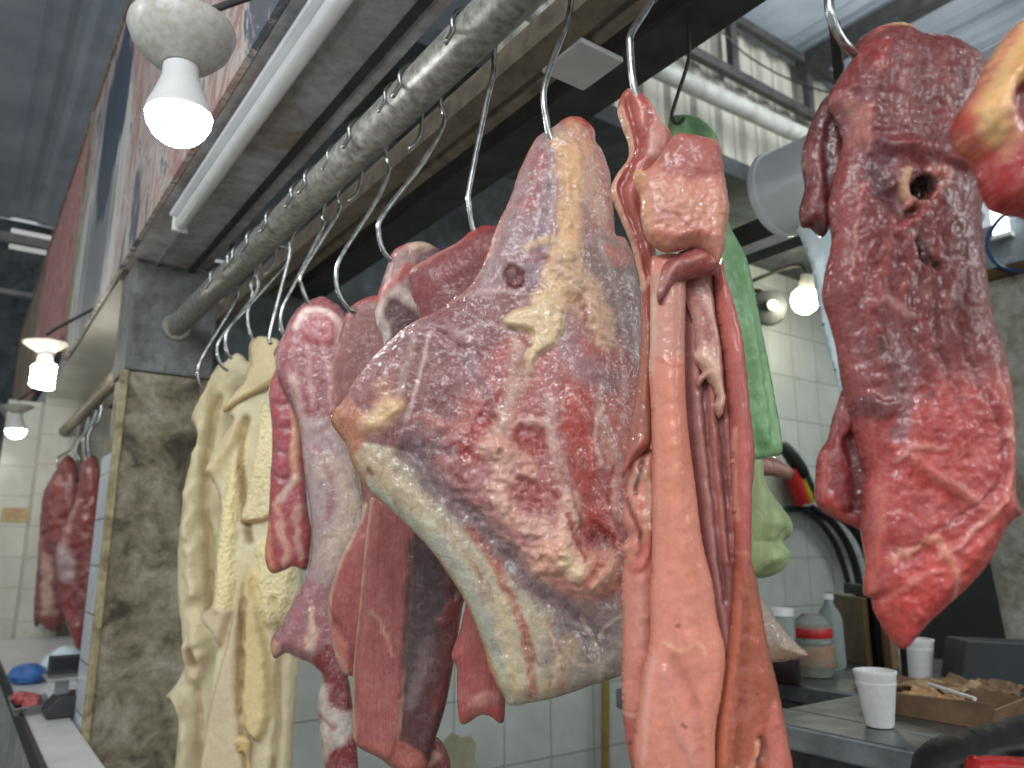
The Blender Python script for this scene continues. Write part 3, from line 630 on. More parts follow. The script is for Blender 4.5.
# ---- large shoulder cut in the middle
P0 = hang('main')-yawed(0)*.004
OUT = [(552, 124), (566, 114), (577, 112), (588, 116), (596, 124), (597, 135), (605, 145), (612, 163), (614, 190), (617, 212), (618, 229), (626, 231), (633, 240),
       (640, 262), (646, 300), (652, 360), (660, 430), (690, 500), (735, 560), (760, 588), (785, 622), (804, 645), (818, 659), (800, 664), (765, 668), (700, 672), (640, 674), (618, 680),
       (590, 687), (560, 697), (530, 704), (510, 706), (504, 699), (490, 672), (482, 642), (464, 598), (447, 574), (430, 549), (409, 527), (392, 511), (373, 496), (360, 478), (350, 458), (345, 443),
       (332, 424), (333, 411), (342, 402), (354, 381), (372, 358), (398, 334), (416, 321), (437, 312), (452, 301), (466, 291), (478, 274), (489, 250), (497, 225), (507, 204),
       (516, 178), (523, 160), (535, 136)]
FE = [
 G([(335, 410), (370, 355), (420, 318), (470, 288), (500, 260), (540, 300), (520, 400), (490, 470), (430, 460), (360, 445)], 10, (142, 88, 94), 1, .002),
 G([(640, 245), (655, 300), (652, 400), (640, 430), (620, 400), (600, 340), (585, 280), (600, 240)], 12, (142, 122, 122), .9, 0, nz=.15),
 G([(497, 235), (525, 165), (550, 130), (556, 200), (548, 260), (520, 285), (480, 300)], 8, (170, 140, 150), .95, .003),  # silver skin, its purple sheen put into the colour
 L([(548, 190), (544, 225), (540, 260), (530, 285)], 11, (150, 128, 152), .8, -.002, nz=.1),
 L([(540, 160), (536, 190), (528, 215)], 8, (172, 92, 96), .7, 0, nz=.3),
 # right of the fat strip
 G([(585, 125), (604, 150), (612, 190), (614, 228), (596, 225), (582, 190)], 6, (196, 158, 142), .9, 0, nz=.1),
 L([(600, 150), (607, 185), (611, 225)], 5, (182, 92, 88), .7, .002, nz=.25),
 # lumpy red field
 G([(470, 400), (520, 330), (560, 350), (610, 330), (645, 400), (660, 470), (640, 560), (600, 600), (560, 590), (500, 540), (440, 480)], 14, (178, 92, 92), .95, .002, nz=.15),
 G([(436, 466), (470, 430), (510, 440), (545, 500), (560, 570), (520, 560), (475, 520)], 10, (176, 118, 120), .9, .004, nz=.2, lump=(.004, 9), fat=.5),
 # lower bone plate
 G([(343, 438), (375, 448), (410, 455), (440, 500), (480, 545), (515, 580), (560, 612), (625, 640), (660, 665), (640, 690), (510, 712), (485, 655), (455, 580), (400, 520), (360, 484)], 5, (188, 180, 156), 1, .003, soft=.5, warp=3),
 G([(560, 610), (620, 600), (660, 640), (700, 655), (640, 685), (560, 690), (540, 660)], 12, (140, 132, 136), .75, -.001, nz=.25),
 L([(414, 452), (438, 488), (475, 520), (512, 562), (556, 606), (600, 640)], 13, (116, 100, 112), .85, -.006, nz=.12),  # shadow line above the bone plate, painted in grey purple
 L([(352, 470), (400, 512), (440, 555), (470, 600), (492, 655), (508, 700)], 7, (178, 190, 178), .9, .003),
 L([(375, 470), (420, 515), (455, 560), (480, 615), (500, 680)], 6, (200, 204, 178), .8, .001, nz=.1),
 L([(470, 530), (492, 556), (508, 590), (520, 620), (528, 650), (532, 695)], 4.5, (172, 84, 62), .85, -.0015, nz=.35, warp=4, lump=(.002, 4)),
 L([(548, 620), (555, 650), (560, 690)], 4, (180, 110, 88), .5, 0, nz=.5),
 L([(395, 520), (420, 548), (450, 588), (478, 645), (500, 700)], 3.2, (202, 150, 96), .8, .002),
 L([(345, 445), (360, 480), (392, 513), (430, 551), (464, 599), (485, 650), (503, 697)], 3, (206, 140, 86), .85, .001, nz=.15, warp=3),
 L([(366, 455), (390, 480), (420, 505)], 10, (196, 172, 138), .7, 0, nz=.3), L([(440, 540), (465, 575), (488, 620), (500, 660)], 6, (160, 172, 172), .6, .001, nz=.25),
 L([(500, 600), (510, 640), (514, 690)], 6, (206, 190, 140), .6, .001, nz=.3), L([(545, 690), (560, 660), (570, 640)], 8, (196, 170, 130), .6, 0, nz=.4),
 L([(450, 530), (470, 560), (484, 590)], 3, (180, 120, 96), .5, -.001, nz=.5), L([(372, 470), (376, 474)], 2.5, (150, 70, 60), .8, -.001),
 L([(580, 700), (620, 684), (660, 678)], 3, (188, 160, 144), .8, .002),
 # tip at left: orange, and the knob of fat
 G([(328, 425), (334, 406), (350, 398), (372, 420), (366, 446), (352, 458), (340, 444)], 6, (196, 128, 96), .95, .003),
 L([(333, 415), (338, 432), (350, 455), (365, 485)], 5, (198, 134, 72), .9, .002),
 L([(334, 408), (354, 382), (374, 357), (400, 333), (434, 313), (466, 291), (490, 252), (505, 210), (520, 168), (536, 137)], 4, (196, 130, 116), .85, .002, warp=2),
 L([(384, 404), (388, 392)], 10, (202, 148, 120), .8, .003, nz=.3),
 L([(377, 425), (386, 418), (396, 412)], 11, (216, 182, 138), 1, .009, warp=4, fat=.7, lump=(.003, 7)),
 L([(402, 400), (410, 370), (416, 345)], 4, (176, 150, 148), .7, .002, warp=2),
 L([(330+60, 372), (372, 390), (358, 400)], 12, (176, 118, 118), .5, .002, nz=.4),
 # striations of the left lobe
 *[L([(425+i*9, 330+i*5), (455+i*8, 348+i*12), (480+i*4, 365+i*18)], 4, (178, 140, 150) if i % 2 else (124, 70, 84), .6, .0025 if i % 2 else -.003, nz=.3, warp=5) for i in range(-1, 6)],
 L([(420, 420), (450, 428), (490, 432), (520, 420)], 5, (188, 120, 110), .7, .002, nz=.3),
 L([(405, 452), (430, 448), (460, 455)], 6, (120, 92, 104), .7, -.003),
 # blood red areas
 G([(478, 420), (500, 395), (512, 410), (500, 440), (482, 465), (466, 470), (460, 455)], 6, (166, 34, 32), .85, -.002, nz=.35),
 L([(505, 400), (515, 385), (520, 372)], 6, (150, 42, 46), .8, -.003, nz=.3),
 G([(560, 400), (575, 385), (588, 400), (590, 440), (600, 500), (628, 560), (622, 585), (600, 585), (585, 550), (572, 480)], 6, (186, 62, 52), .85, .001, nz=.15),
 G([(590, 520), (615, 540), (632, 575), (620, 592), (598, 585), (586, 560)], 6, (136, 22, 26), .9, -.003, nz=.2),
 G([(512, 432), (530, 425), (545, 432), (548, 455), (532, 462), (516, 452)], 4, (160, 56, 56), .9, -.004, nz=.2),
 L([(512, 432), (528, 426), (545, 432), (549, 452)], 2.2, (214, 170, 160), .8, .002),
 G([(502, 484), (535, 480), (542, 510), (530, 530), (510, 520)], 5, (162, 66, 68), .85, -.003, nz=.25),
 # pale seams
 L([(520, 345), (515, 380), (505, 420), (495, 450)], 8, (206, 172, 160), .75, .002, nz=.2),
 L([(548, 405), (553, 440), (562, 480), (575, 520)], 6, (200, 160, 156), .8, .002, nz=.15),
 L([(590, 400), (600, 430), (612, 470), (618, 520)], 5, (206, 150, 140), .7, .003, nz=.2),
 L([(618, 370), (622, 430), (620, 480)], 4, (196, 140, 128), .6, .002, nz=.2),
 L([(600, 415), (604, 440), (612, 460)], 4, (186, 140, 136), .8, .004),
 L([(560, 345), (575, 370), (590, 380), (610, 385)], 12, (160, 128, 142), .7, -.001, nz=.1),
 # lumpy cream knots
 L([(490, 455), (505, 470), (500, 500), (515, 520), (540, 530), (556, 545)], 10, (214, 172, 158), .8, .004, nz=.2, fat=.7, lump=(.004, 8), warp=6),
 L([(500, 448), (520, 462), (528, 470)], 9, (216, 160, 146), .85, .004, nz=.15, fat=.6, lump=(.003, 7)),
 # big fat knob with its upward tail
 L([(566, 505), (566, 525), (563, 548)], 9, (220, 176, 158), .95, .006, fat=.6, lump=(.003, 7)),
 L([(548, 558), (566, 560), (585, 575), (600, 568)], 19, (222, 168, 146), 1, .012, warp=5, fat=.8, lump=(.004, 9)),
 L([(564, 560), (574, 572)], 9, (226, 208, 170), .9, .003, warp=4),
 L([(586, 582), (594, 568), (603, 555)], 5, (206, 110, 96), .8, -.002),
 L([(566, 515), (574, 540), (582, 560)], 2.5, (160, 50, 50), .8, -.003),
 # long central fat strip
 L([(562, 146), (568, 160), (570, 200), (568, 240), (566, 262)], 12, (222, 178, 134), .97, .006, soft=.35, warp=4, fat=.5, lump=(.003, 11)),
 L([(562, 262), (556, 290), (548, 310)], 16, (220, 188, 146), .95, .004, soft=.4, nz=.1, fat=.7, lump=(.003, 8)),
 G([(548, 268), (575, 262), (605, 300), (612, 345), (598, 352), (580, 320), (560, 300)], 8, (206, 172, 140), .9, .004, nz=.15, fat=.8, lump=(.004, 8)),
 L([(578, 300), (582, 320), (590, 340)], 3, (158, 80, 78), .7, -.003),
 G([(545, 305), (562, 318), (558, 345), (538, 362), (530, 380), (526, 380), (525, 362), (530, 342), (520, 338), (506, 336), (502, 326), (512, 318), (528, 314)], 3, (222, 200, 158), 1, .008, soft=.35, warp=3, fat=.35, lump=(.002, 8)),
 L([(500, 330), (520, 343), (528, 352)], 3, (130, 70, 76), .7, -.004, warp=2),
 L([(528, 256), (540, 248), (552, 246)], 4, (216, 184, 150), .9, .004, warp=3),
 L([(612, 226), (630, 240), (622, 262), (606, 250)], 7, (190, 112, 102), .8, .003, nz=.2),
 L([(551, 130), (558, 125), (562, 140)], 8, (188, 160, 148), .8, .001),
 L([(566, 119), (580, 117), (592, 128), (594, 133)], 6, (196, 70, 54), .9, .004, nz=.15),
 L([(570, 128), (582, 140), (585, 155)], 6, (216, 160, 120), .8, .002, nz=.2),
 # dark red pit
 G([(504, 275), (516, 268), (526, 282), (520, 295), (508, 292)], 4, (104, 26, 32), .95, -.007, nz=.1),
 L([(510, 268), (532, 262), (548, 266)], 5, (150, 86, 92), .6, -.001, nz=.2),
 # veins, cracks and streaks
 *[L(p_, w_, c_, .75, r_, nz=.2, warp=4) for p_, w_, c_, r_ in [
  ([(430, 340), (424, 368), (416, 400), (408, 425)], 2.2, (206, 184, 186), .002), ([(448, 452), (470, 440), (482, 420), (496, 398)], 2, (120, 30, 34), -.003),
  ([(536, 560), (520, 545), (500, 532), (484, 512)], 2.2, (206, 160, 150), .003), ([(452, 470), (470, 492), (492, 508)], 3, (132, 60, 66), -.002),
  ([(600, 640), (612, 620), (640, 610)], 2, (204, 190, 180), .001), ([(560, 640), (575, 660), (610, 672)], 2, (204, 186, 172), .001), ([(580, 615), (596, 645), (600, 680)], 1.6, (200, 186, 176), .001),
  ([(545, 625), (556, 650), (552, 680)], 1.6, (206, 196, 180), .001), ([(612, 470), (606, 500), (618, 540)], 2.5, (150, 40, 40), -.003), ([(575, 400), (584, 430), (590, 470)], 2.5, (206, 92, 80), .002),
  ([(522, 400), (530, 372), (545, 352)], 3, (196, 160, 150), .001), ([(470, 300), (500, 296), (520, 302)], 2, (196, 170, 172), .001), ([(460, 340), (490, 330), (510, 340)], 2, (196, 168, 176), .0015),
  ([(598, 470), (592, 440), (600, 410)], 1.8, (224, 190, 180), .002), ([(622, 560), (612, 530), (600, 500)], 2, (214, 120, 110), .002), ([(530, 500), (545, 492), (556, 500)], 3, (150, 40, 44), -.003),
  ([(560, 470), (572, 500), (578, 530)], 2.2, (150, 50, 54), -.003), ([(540, 200), (536, 230), (526, 262)], 1.8, (214, 196, 200), .0015), ([(553, 170), (552, 210), (549, 245)], 1.8, (206, 170, 160), .002),
  ([(598, 240), (612, 280), (622, 330)], 2, (176, 160, 158), .001), ([(595, 300), (606, 330), (620, 360)], 4, (186, 150, 130), .002), ([(628, 300), (636, 340), (640, 380)], 1.6, (180, 166, 166), .001)]],
 # pale skirt tip behind the pink cut
 G([(735, 560), (760, 585), (785, 620), (820, 660), (760, 672), (720, 650)], 6, (196, 184, 170), .95, .003, nz=.15),
 L([(766, 668), (795, 662), (816, 659)], 5, (190, 110, 84), .8, .002, nz=.2),
 L([(760, 648), (790, 655)], 7, (198, 160, 120), .6, 0, nz=.3),
]
sh = slab('shoulder_cut', OUT, P0, (172, 128, 128), FE, T=.019, R=.035, mat=M['membrane'], step=1.9, rag=1.2, seed=11, n_amp=.0035, n_s=26,
          bend=lambda X, Y: .028*ss(560, 660, X)*-1+.012*np.sin((Y-250)/130.)*ss(0, 1, (X-330)/200)-.02*ss(600, 700, Y)*ss(450, 300, X)*0)
tag(sh, 'large bony shoulder cut with cream fat strip and pale bone plate, in the middle', 'meat')

# ---- dark loin left of it (top) whose pink end shows under the bone plate
P0 = hang('b')
o = slab('beef_loin', [(410, 272), (424, 261), (440, 253), (461, 241), (474, 230), (493, 226), (515, 240), (530, 320), (520, 450), (512, 560), (506, 640), (505, 708), (501, 723), (490, 716), (480, 715), (462, 724),
     (458, 702), (457, 668), (452, 654), (462, 620), (470, 560), (455, 470), (432, 380), (420, 320), (411, 292)], P0, (140, 60, 66),
     [L([(462, 243), (478, 233), (495, 229)], 5, (180, 52, 48), .9, .003, nz=.2), L([(412, 272), (440, 256), (462, 243)], 4, (196, 130, 130), .7, .002),
      G([(455, 600), (500, 600), (510, 720), (455, 720)], 8, (188, 92, 92), .9, 0), L([(478, 708), (488, 696), (498, 694)], 6, (210, 150, 140), .8, .004),
      L([(460, 715), (480, 706), (500, 714)], 4, (186, 70, 70), .7, .002), L([(430, 320), (450, 300), (480, 280)], 12, (116, 44, 52), .5, -.003)],
     T=.022, R=.03, mat=M['muscle'], step=2.4, seed=22, yaw=-12, push=-.012)
tag(o, 'dark red loin directly behind the shoulder cut, its pink end showing below', 'meat')

# ---- block with a white capped lump on top, sliced face below
P0 = hang('c')
blk = [(376, 300), (386, 270), (395, 251), (419, 243), (436, 249), (452, 262), (470, 300), (476, 400), (470, 500), (467, 580), (462, 612), (456, 650), (446, 705), (435, 740), (424, 770), (400, 771),
       (376, 756), (354, 741), (353, 700), (353, 668), (359, 611), (364, 555), (370, 500), (376, 440), (380, 380), (384, 342), (376, 322)]
o = slab('beef_block', blk, P0, (96, 56, 62),
     [G([(370, 499), (390, 505), (412, 530), (409, 600), (403, 680), (397, 742), (380, 760), (345, 742), (350, 650), (362, 560)], 2.5, (168, 92, 92), 1, .006, warp=1.5, soft=.5),
      L([(371, 500), (365, 555), (359, 612), (353, 668), (355, 738)], 2, (212, 172, 146), .85, .001, warp=1.5, nz=.1),
      L([(413, 540), (409, 620), (402, 690), (398, 735)], 1.6, (184, 140, 130), .8, .002, warp=1),
      G([(354, 740), (396, 734), (424, 752), (426, 775), (395, 772)], 2, (176, 98, 92), 1, .0, warp=1.5),
      L([(372, 610), (385, 628), (390, 650)], 1.6, (206, 150, 140), .7, .001),
      G([(412, 530), (440, 560), (440, 620), (415, 700), (403, 680)], 6, (86, 74, 84), .85, 0, nz=.1),
      L([(430, 640), (418, 670), (410, 700)], 6, (150, 124, 128), .5, 0, nz=.45), L([(440, 700), (450, 650), (458, 600)], 8, (120, 46, 50), .7, 0, nz=.1),
      L([(440, 620), (452, 600), (458, 625)], 5, (150, 60, 56), .7, .003, nz=.3, lump=(.003, 6)),
      G([(385, 268), (398, 250), (420, 243), (440, 250), (420, 262), (408, 285), (398, 300), (385, 290)], 5, (186, 150, 150), .8, .004, nz=.25),
      L([(388, 262), (395, 252), (405, 248)], 5, (178, 60, 62), .8, .003, nz=.2),
      L([(412, 250), (425, 249)], 6, (212, 188, 170), .8, .003, nz=.2),
      L([(376, 318), (386, 300), (400, 298), (416, 310), (428, 318)], 6, (222, 206, 204), .9, .005, nz=.2, warp=4),
      L([(378, 318), (384, 332), (386, 340)], 6, (216, 210, 208), .9, .003, nz=.1),
      L([(378, 302), (394, 288), (410, 275)], 5, (188, 76, 74), .8, .004)],
     T=.03, R=.02, mat=M['muscle'], step=2.3, seed=33, yaw=8, push=-.03, rag=1.0)
tag(o, 'long beef block with a flat sliced face, its top a lump with white tendon', 'meat')
o = slab('beef_scrap', [(424, 742), (434, 736), (444, 745), (450, 760), (450, 780), (440, 800), (420, 800), (418, 765)], P0, (112, 34, 38), [L([(428, 760), (436, 755)], 5, (196, 150, 140), .8, .002, nz=.3)],
     T=.014, R=.02, mat=M['beef'], step=2.6, seed=34, yaw=8, push=-.045, parent=None)
tag(o, 'small dark red lump low behind the sliced beef block', 'meat')

# ---- narrow brownish muscle
P0 = hang('d')
o = slab('beef_muscle', [(350, 308), (362, 299), (377, 295), (392, 300), (398, 340), (392, 420), (385, 500), (378, 600), (362, 668), (350, 676), (343, 672), (335, 655), (330, 628), (328, 600), (338, 565), (352, 535),
     (362, 512), (358, 470), (346, 432), (335, 404), (333, 366), (339, 338), (344, 319)], P0, (138, 84, 84),
     [L([(344, 319), (354, 304), (378, 296)], 4, (190, 80, 76), .8, .003, nz=.1), L([(337, 345), (333, 380), (338, 410)], 3, (196, 140, 130), .7, .002),
      G([(368, 517), (327, 596), (331, 630), (340, 668), (360, 672), (380, 600), (385, 500)], 4, (170, 84, 84), .95, .001),
      L([(364, 508), (340, 560), (328, 598), (330, 640), (345, 668)], 4.5, (216, 186, 160), .9, .003, nz=.15, warp=3),
      L([(334, 630), (342, 645), (346, 664)], 4, (206, 130, 116), .8, .002), L([(330, 600), (350, 640), (355, 660)], 2, (120, 50, 54), .5, -.002)],
     T=.018, R=.03, mat=M['muscle'], step=2.4, seed=44, yaw=0, push=-.022)
tag(o, 'narrow brownish striated muscle left of the sliced beef block', 'meat')

# ---- shank cut with its rib flank
P0 = hang('e')
shk = slab('shank_cut', [(284, 334), (292, 316), (300, 306), (310, 300), (323, 297), (337, 303), (345, 314), (352, 340), (352, 420), (362, 500), (368, 530), (350, 570), (340, 606), (340, 640), (352, 700), (358, 768), (362, 800), (330, 800), (325, 768),
     (320, 735), (318, 700), (322, 676), (312, 664), (300, 660), (286, 653), (274, 659), (271, 641), (282, 623), (295, 596), (308, 570), (312, 530), (305, 480), (298, 420), (288, 400), (276, 375), (276, 352)], P0, (160, 116, 128),
     [G([(286, 330), (300, 304), (325, 297), (343, 310), (346, 350), (340, 420), (310, 440), (296, 410), (280, 380)], 6, (150, 74, 84), .95, .003, nz=.1),
      L([(298, 330), (306, 316), (322, 314), (336, 320), (341, 332)], 3.6, (224, 200, 200), .95, .004, warp=2),
      L([(341, 332), (342, 350), (340, 370)], 5, (200, 176, 180), .7, .001, nz=.2),
      G([(304, 320), (334, 322), (338, 345), (320, 350), (305, 342)], 4, (164, 66, 74), .7, .004),
      *[L([(302+i*8, 350), (304+i*9, 380), (306+i*9, 410)], 2.5, (200, 150, 160) if i % 2 else (130, 66, 78), .6, .002 if i % 2 else -.002, nz=.2, warp=3) for i in range(5)],
      L([(296, 380), (300, 410), (308, 430)], 5, (206, 176, 172), .8, .003, nz=.2),
      G([(300, 430), (345, 430), (366, 500), (350, 560), (310, 590), (312, 520)], 10, (178, 158, 164), .85, .001, nz=.25),
      L([(330, 470), (350, 480), (352, 520), (330, 560)], 12, (206, 186, 166), .75, .001, nz=.35),
      L([(320, 450), (335, 490), (330, 520)], 2.5, (160, 76, 80), .6, 0, nz=.3),
      G([(282, 622), (310, 580), (325, 610), (330, 650), (300, 662), (274, 658)], 8, (168, 104, 116), .9, .006, nz=.1),
      L([(313, 610), (316, 630), (312, 645)], 4, (222, 190, 170), .9, .003),
      L([(273, 650), (276, 644)], 5.5, (214, 170, 140), .9, .004), L([(275, 660), (284, 655)], 3, (150, 30, 34), .8, 0),
      G([(315, 660), (345, 650), (360, 700), (365, 800), (322, 800)], 5, (132, 34, 40), .95, 0, nz=.1),
      L([(322, 690), (326, 705), (340, 715), (350, 722), (334, 735), (324, 728)], 8, (216, 214, 212), .92, .004, nz=.25),
      L([(324, 760), (330, 740)], 4, (206, 196, 190), .7, .002)],
     T=.024, R=.035, mat=M['membrane'], step=2.4, seed=55, yaw=4, push=-.02, n_amp=.004)
tag(shk, 'pale membraned shank cut with a rounded red top, right of the tripe', 'meat')
org_(shk, shk.location)
P1 = hang('f')
rf = slab('rib_flank', [(283, 340), (290, 344), (296, 372), (300, 413), (303, 447), (307, 500), (311, 536), (307, 569), (292, 567), (273, 574), (265, 558), (268, 520), (270, 479), (272, 454), (272, 422), (269, 391), (276, 366), (273, 352)], P1, (168, 64, 76),
     [*[L([(272, 400+i*24), (284, 406+i*24), (296, 402+i*24)], 3, (120, 40, 50), .55, -.003, warp=3) for i in range(4)],
      L([(300, 400), (296, 440), (298, 480)], 4.5, (214, 160, 130), .9, .004, warp=3), L([(282, 500), (292, 490), (298, 480)], 4, (206, 180, 170), .9, .002, nz=.1),
      L([(268, 520), (268, 555), (272, 570)], 4, (206, 130, 84), .85, .002), L([(280, 505), (282, 530), (290, 550), (286, 566)], 3.5, (220, 170, 150), .8, .002, nz=.2), L([(300, 505), (298, 535), (303, 560)], 3, (210, 170, 160), .7, .001, nz=.2)],
     T=.014, R=.02, mat=M['beef'], step=2.2, seed=56, yaw=4, push=.0)
tag(rf, 'narrow ribbed red flank strip hanging between the tripe and the shank cut', 'meat')

# ---- tripe
TB = (220, 208, 172)
P0 = hang('j')
t1 = slab('tripe', [(191, 420), (198, 405), (207, 392), (216, 368), (226, 362), (233, 354), (240, 354), (248, 362), (262, 380), (270, 430), (262, 520), (262, 620), (262, 700), (256, 800), (178, 800), (175, 768), (178, 742), (178, 712), (172, 701), (166, 696),
     (175, 686), (184, 666), (182, 629), (178, 600), (178, 558), (180, 530), (184, 490), (191, 462), (199, 440), (197, 430)], P0, TB,
     [G([(191, 420), (207, 392), (216, 368), (222, 372), (210, 400), (199, 432)], 2, (186, 158, 112), .9, .002, warp=2),
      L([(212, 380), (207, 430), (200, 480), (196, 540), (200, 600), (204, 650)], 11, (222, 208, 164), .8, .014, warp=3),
      L([(222, 400), (213, 450), (209, 510), (212, 560), (214, 610)], 4, (176, 152, 110), .7, -.014, warp=2),  # tan along the grooves, here and below: fold shade put into the colour
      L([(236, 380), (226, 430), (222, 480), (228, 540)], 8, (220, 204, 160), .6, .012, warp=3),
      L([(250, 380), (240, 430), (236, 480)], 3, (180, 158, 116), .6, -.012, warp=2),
      G([(182, 480), (205, 450), (208, 560), (205, 640), (184, 650)], 6, None, 0, 0, fat=.25),
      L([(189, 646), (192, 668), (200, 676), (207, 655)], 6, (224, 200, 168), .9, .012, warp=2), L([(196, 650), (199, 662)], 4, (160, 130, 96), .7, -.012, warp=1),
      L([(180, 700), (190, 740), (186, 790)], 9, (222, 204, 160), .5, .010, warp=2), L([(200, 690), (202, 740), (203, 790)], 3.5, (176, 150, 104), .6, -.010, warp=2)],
     T=.016, R=.025, mat=M['tripe'], step=2.2, seed=61, tint=(.96, .94, .86), relk=2.6, yaw=0, n_amp=.002, n_s=40, push=-.02)
tag(t1, 'leftmost hanging sheet of pale yellow tripe beside the stained pillar', 'tripe')
t2 = slab('tripe', [(250, 344), (257, 337), (268, 338), (279, 341), (282, 360), (280, 400), (285, 440), (290, 480), (300, 560), (303, 620), (296, 700), (292, 768), (292, 800), (205, 800), (206, 730), (212, 680), (216, 640), (205, 625), (201, 614), (210, 608),
     (214, 590), (216, 540), (220, 500), (212, 480), (205, 470), (222, 440), (233, 420), (226, 414), (238, 392), (248, 368)], hang('i'), TB,
     [G([(232, 470), (250, 430), (238, 540), (236, 600), (214, 608), (218, 540)], 4, (222, 204, 148), .8, .006, fat=1, warp=3),
      G([(205, 610), (234, 606), (232, 622), (222, 650), (215, 640), (204, 624)], 3, (214, 192, 158), .9, .012, warp=2),
      L([(247, 420), (242, 450), (246, 500), (250, 540)], 3.5, (150, 118, 78), .8, -.012, warp=2),  # brown in the fold grooves of this sheet, crease shade painted in
      L([(238, 430), (226, 455), (214, 470)], 8, (222, 196, 140), .7, .008, warp=3),
      G([(252, 550), (238, 600), (218, 680), (203, 745), (203, 800), (250, 800), (247, 735), (243, 690), (245, 620)], 4, (216, 196, 162), .95, .012, warp=2, fat=0),
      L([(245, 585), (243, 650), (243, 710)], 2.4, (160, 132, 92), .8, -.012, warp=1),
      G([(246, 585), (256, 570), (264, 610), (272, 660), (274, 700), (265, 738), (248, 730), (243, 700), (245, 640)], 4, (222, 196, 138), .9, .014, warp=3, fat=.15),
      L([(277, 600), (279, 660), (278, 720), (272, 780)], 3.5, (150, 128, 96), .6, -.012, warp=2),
      L([(290, 640), (288, 720), (286, 790)], 8, (196, 182, 148), .6, .004, warp=2),
      G([(258, 545), (290, 545), (296, 590), (275, 628), (262, 610)], 5, (218, 204, 156), .8, .008, fat=1, warp=3)],
     T=.016, R=.022, mat=M['tripe'], step=2.2, seed=62, tint=(.96, .94, .86), relk=2.6, yaw=4, n_amp=.002, n_s=40, push=.012)
tag(t2, 'right-hand sheet of pale tripe with a folded top, beside the rib flank strip', 'tripe')
org_(t2, t2.location)
slab('folded_flap', [(250, 346), (257, 337), (268, 337), (279, 341), (280, 358), (277, 378), (268, 388), (250, 396), (236, 404), (225, 413), (223, 407), (232, 397), (244, 380), (249, 362)], hang('i')+yawed(0)*.035, (222, 202, 154),
     [L([(224, 410), (240, 400), (262, 388), (274, 380)], 2.5, (184, 148, 84), .85, .003, warp=1.5), L([(260, 350), (262, 375)], 7, None, 0, .006), L([(252, 348), (250, 372), (240, 390)], 2, (170, 140, 96), .6, -.003)],
     T=.007, R=.012, mat=M['tripe'], parent=t2, step=1.9, tint=(.96, .94, .86), seed=63, n_amp=.001, org=hang('i')+yawed(0)*.035)
slab('rough_fold', [(262, 405), (274, 410), (279, 440), (280, 480), (282, 516), (270, 518), (256, 523), (240, 521), (246, 500), (252, 470), (258, 440)], hang('i')+yawed(0)*.03, (222, 206, 160),
     [G([(262, 405), (282, 410), (284, 512), (244, 515)], 3, None, 0, .002, fat=1, lump=(.003, 5)), L([(240, 521), (258, 520), (280, 514)], 1.8, (196, 130, 96), .8, .001, warp=1.5)],
     T=.011, R=.014, mat=M['tripe'], parent=t2, step=1.9, tint=(.96, .94, .86), seed=64, org=hang('i')+yawed(0)*.03)
slab('knot', [(232, 741), (238, 736), (247, 736), (252, 742), (250, 756), (252, 775), (247, 775), (245, 755), (238, 753), (233, 749)], hang('i')+yawed(0)*.045, (214, 180, 118),
     [L([(238, 745)], 3, (150, 108, 66), .8, -.004, warp=0), L([(236, 741), (244, 740)], 4, (226, 198, 140), .7, .003)], T=.011, R=.012, mat=M['tripe'], parent=t2, step=1.7, tint=(.96, .94, .86), seed=65, org=hang('i')+yawed(0)*.045)

# ---- long pink cut, built of its folds
P0 = hang('pink'); N0 = yawed(0)
pk = slab('pink_cut', [(651, 262), (657, 256), (672, 254), (686, 262), (685, 330), (685, 365), (687, 415), (695, 483), (702, 540), (712, 580), (718, 620), (725, 652), (722, 690), (716, 725), (715, 768), (714, 810), (640, 810), (635, 770), (633, 750),
     (636, 714), (642, 674), (649, 646), (650, 600), (652, 540), (652, 483), (651, 415), (649, 365), (650, 331)], P0, (228, 142, 122),
     [G([(651, 280), (685, 285), (684, 350), (668, 362), (650, 352)], 6, (206, 150, 140), .9, 0, nz=.15),
      L([(652, 300), (650, 340), (650, 372)], 3.5, (222, 184, 168), .9, .003, nz=.15, warp=3), L([(655, 362), (668, 368), (684, 366)], 2.5, (190, 110, 104), .6, .003, nz=.2),
      L([(670, 380), (672, 470), (680, 560), (688, 660)], 12, (232, 146, 124), .6, .004, warp=2),
      L([(652, 655), (645, 700), (640, 760)], 2.2, (226, 166, 154), .8, .004, warp=1.5), L([(660, 668), (668, 710), (690, 760)], 5, (216, 144, 136), .6, .003, warp=3), L([(670, 660), (690, 700), (700, 780)], 6, (200, 118, 110), .5, -.003, warp=3),
      L([(660, 640), (675, 648), (692, 642), (700, 652)], 2, (236, 196, 160), .6, .001, nz=.5, warp=4),
      L([(674, 624)], 2.2, (150, 60, 54), .9, -.001, warp=1), L([(678, 720), (682, 723)], 1.6, (130, 50, 48), .9, 0, warp=1), L([(680, 476)], 2, (226, 196, 186), .8, .001)],
     T=.017, R=.022, mat=M['pinkskin'], step=2.1, seed=71, n_amp=.0018, n_s=60, push=.012, rag=.7)
tag(pk, 'long smooth pink cut with a folded top, hanging in front of the shoulder cut', 'meat')
org_(pk, pk.location)
def pkpart(name, out, off, base, feats, **kw):
    p = P0+N0*off
    return slab(name, out, p, base, feats, mat=kw.pop('mat', M['pinkskin']), parent=pk, org=p, **kw)
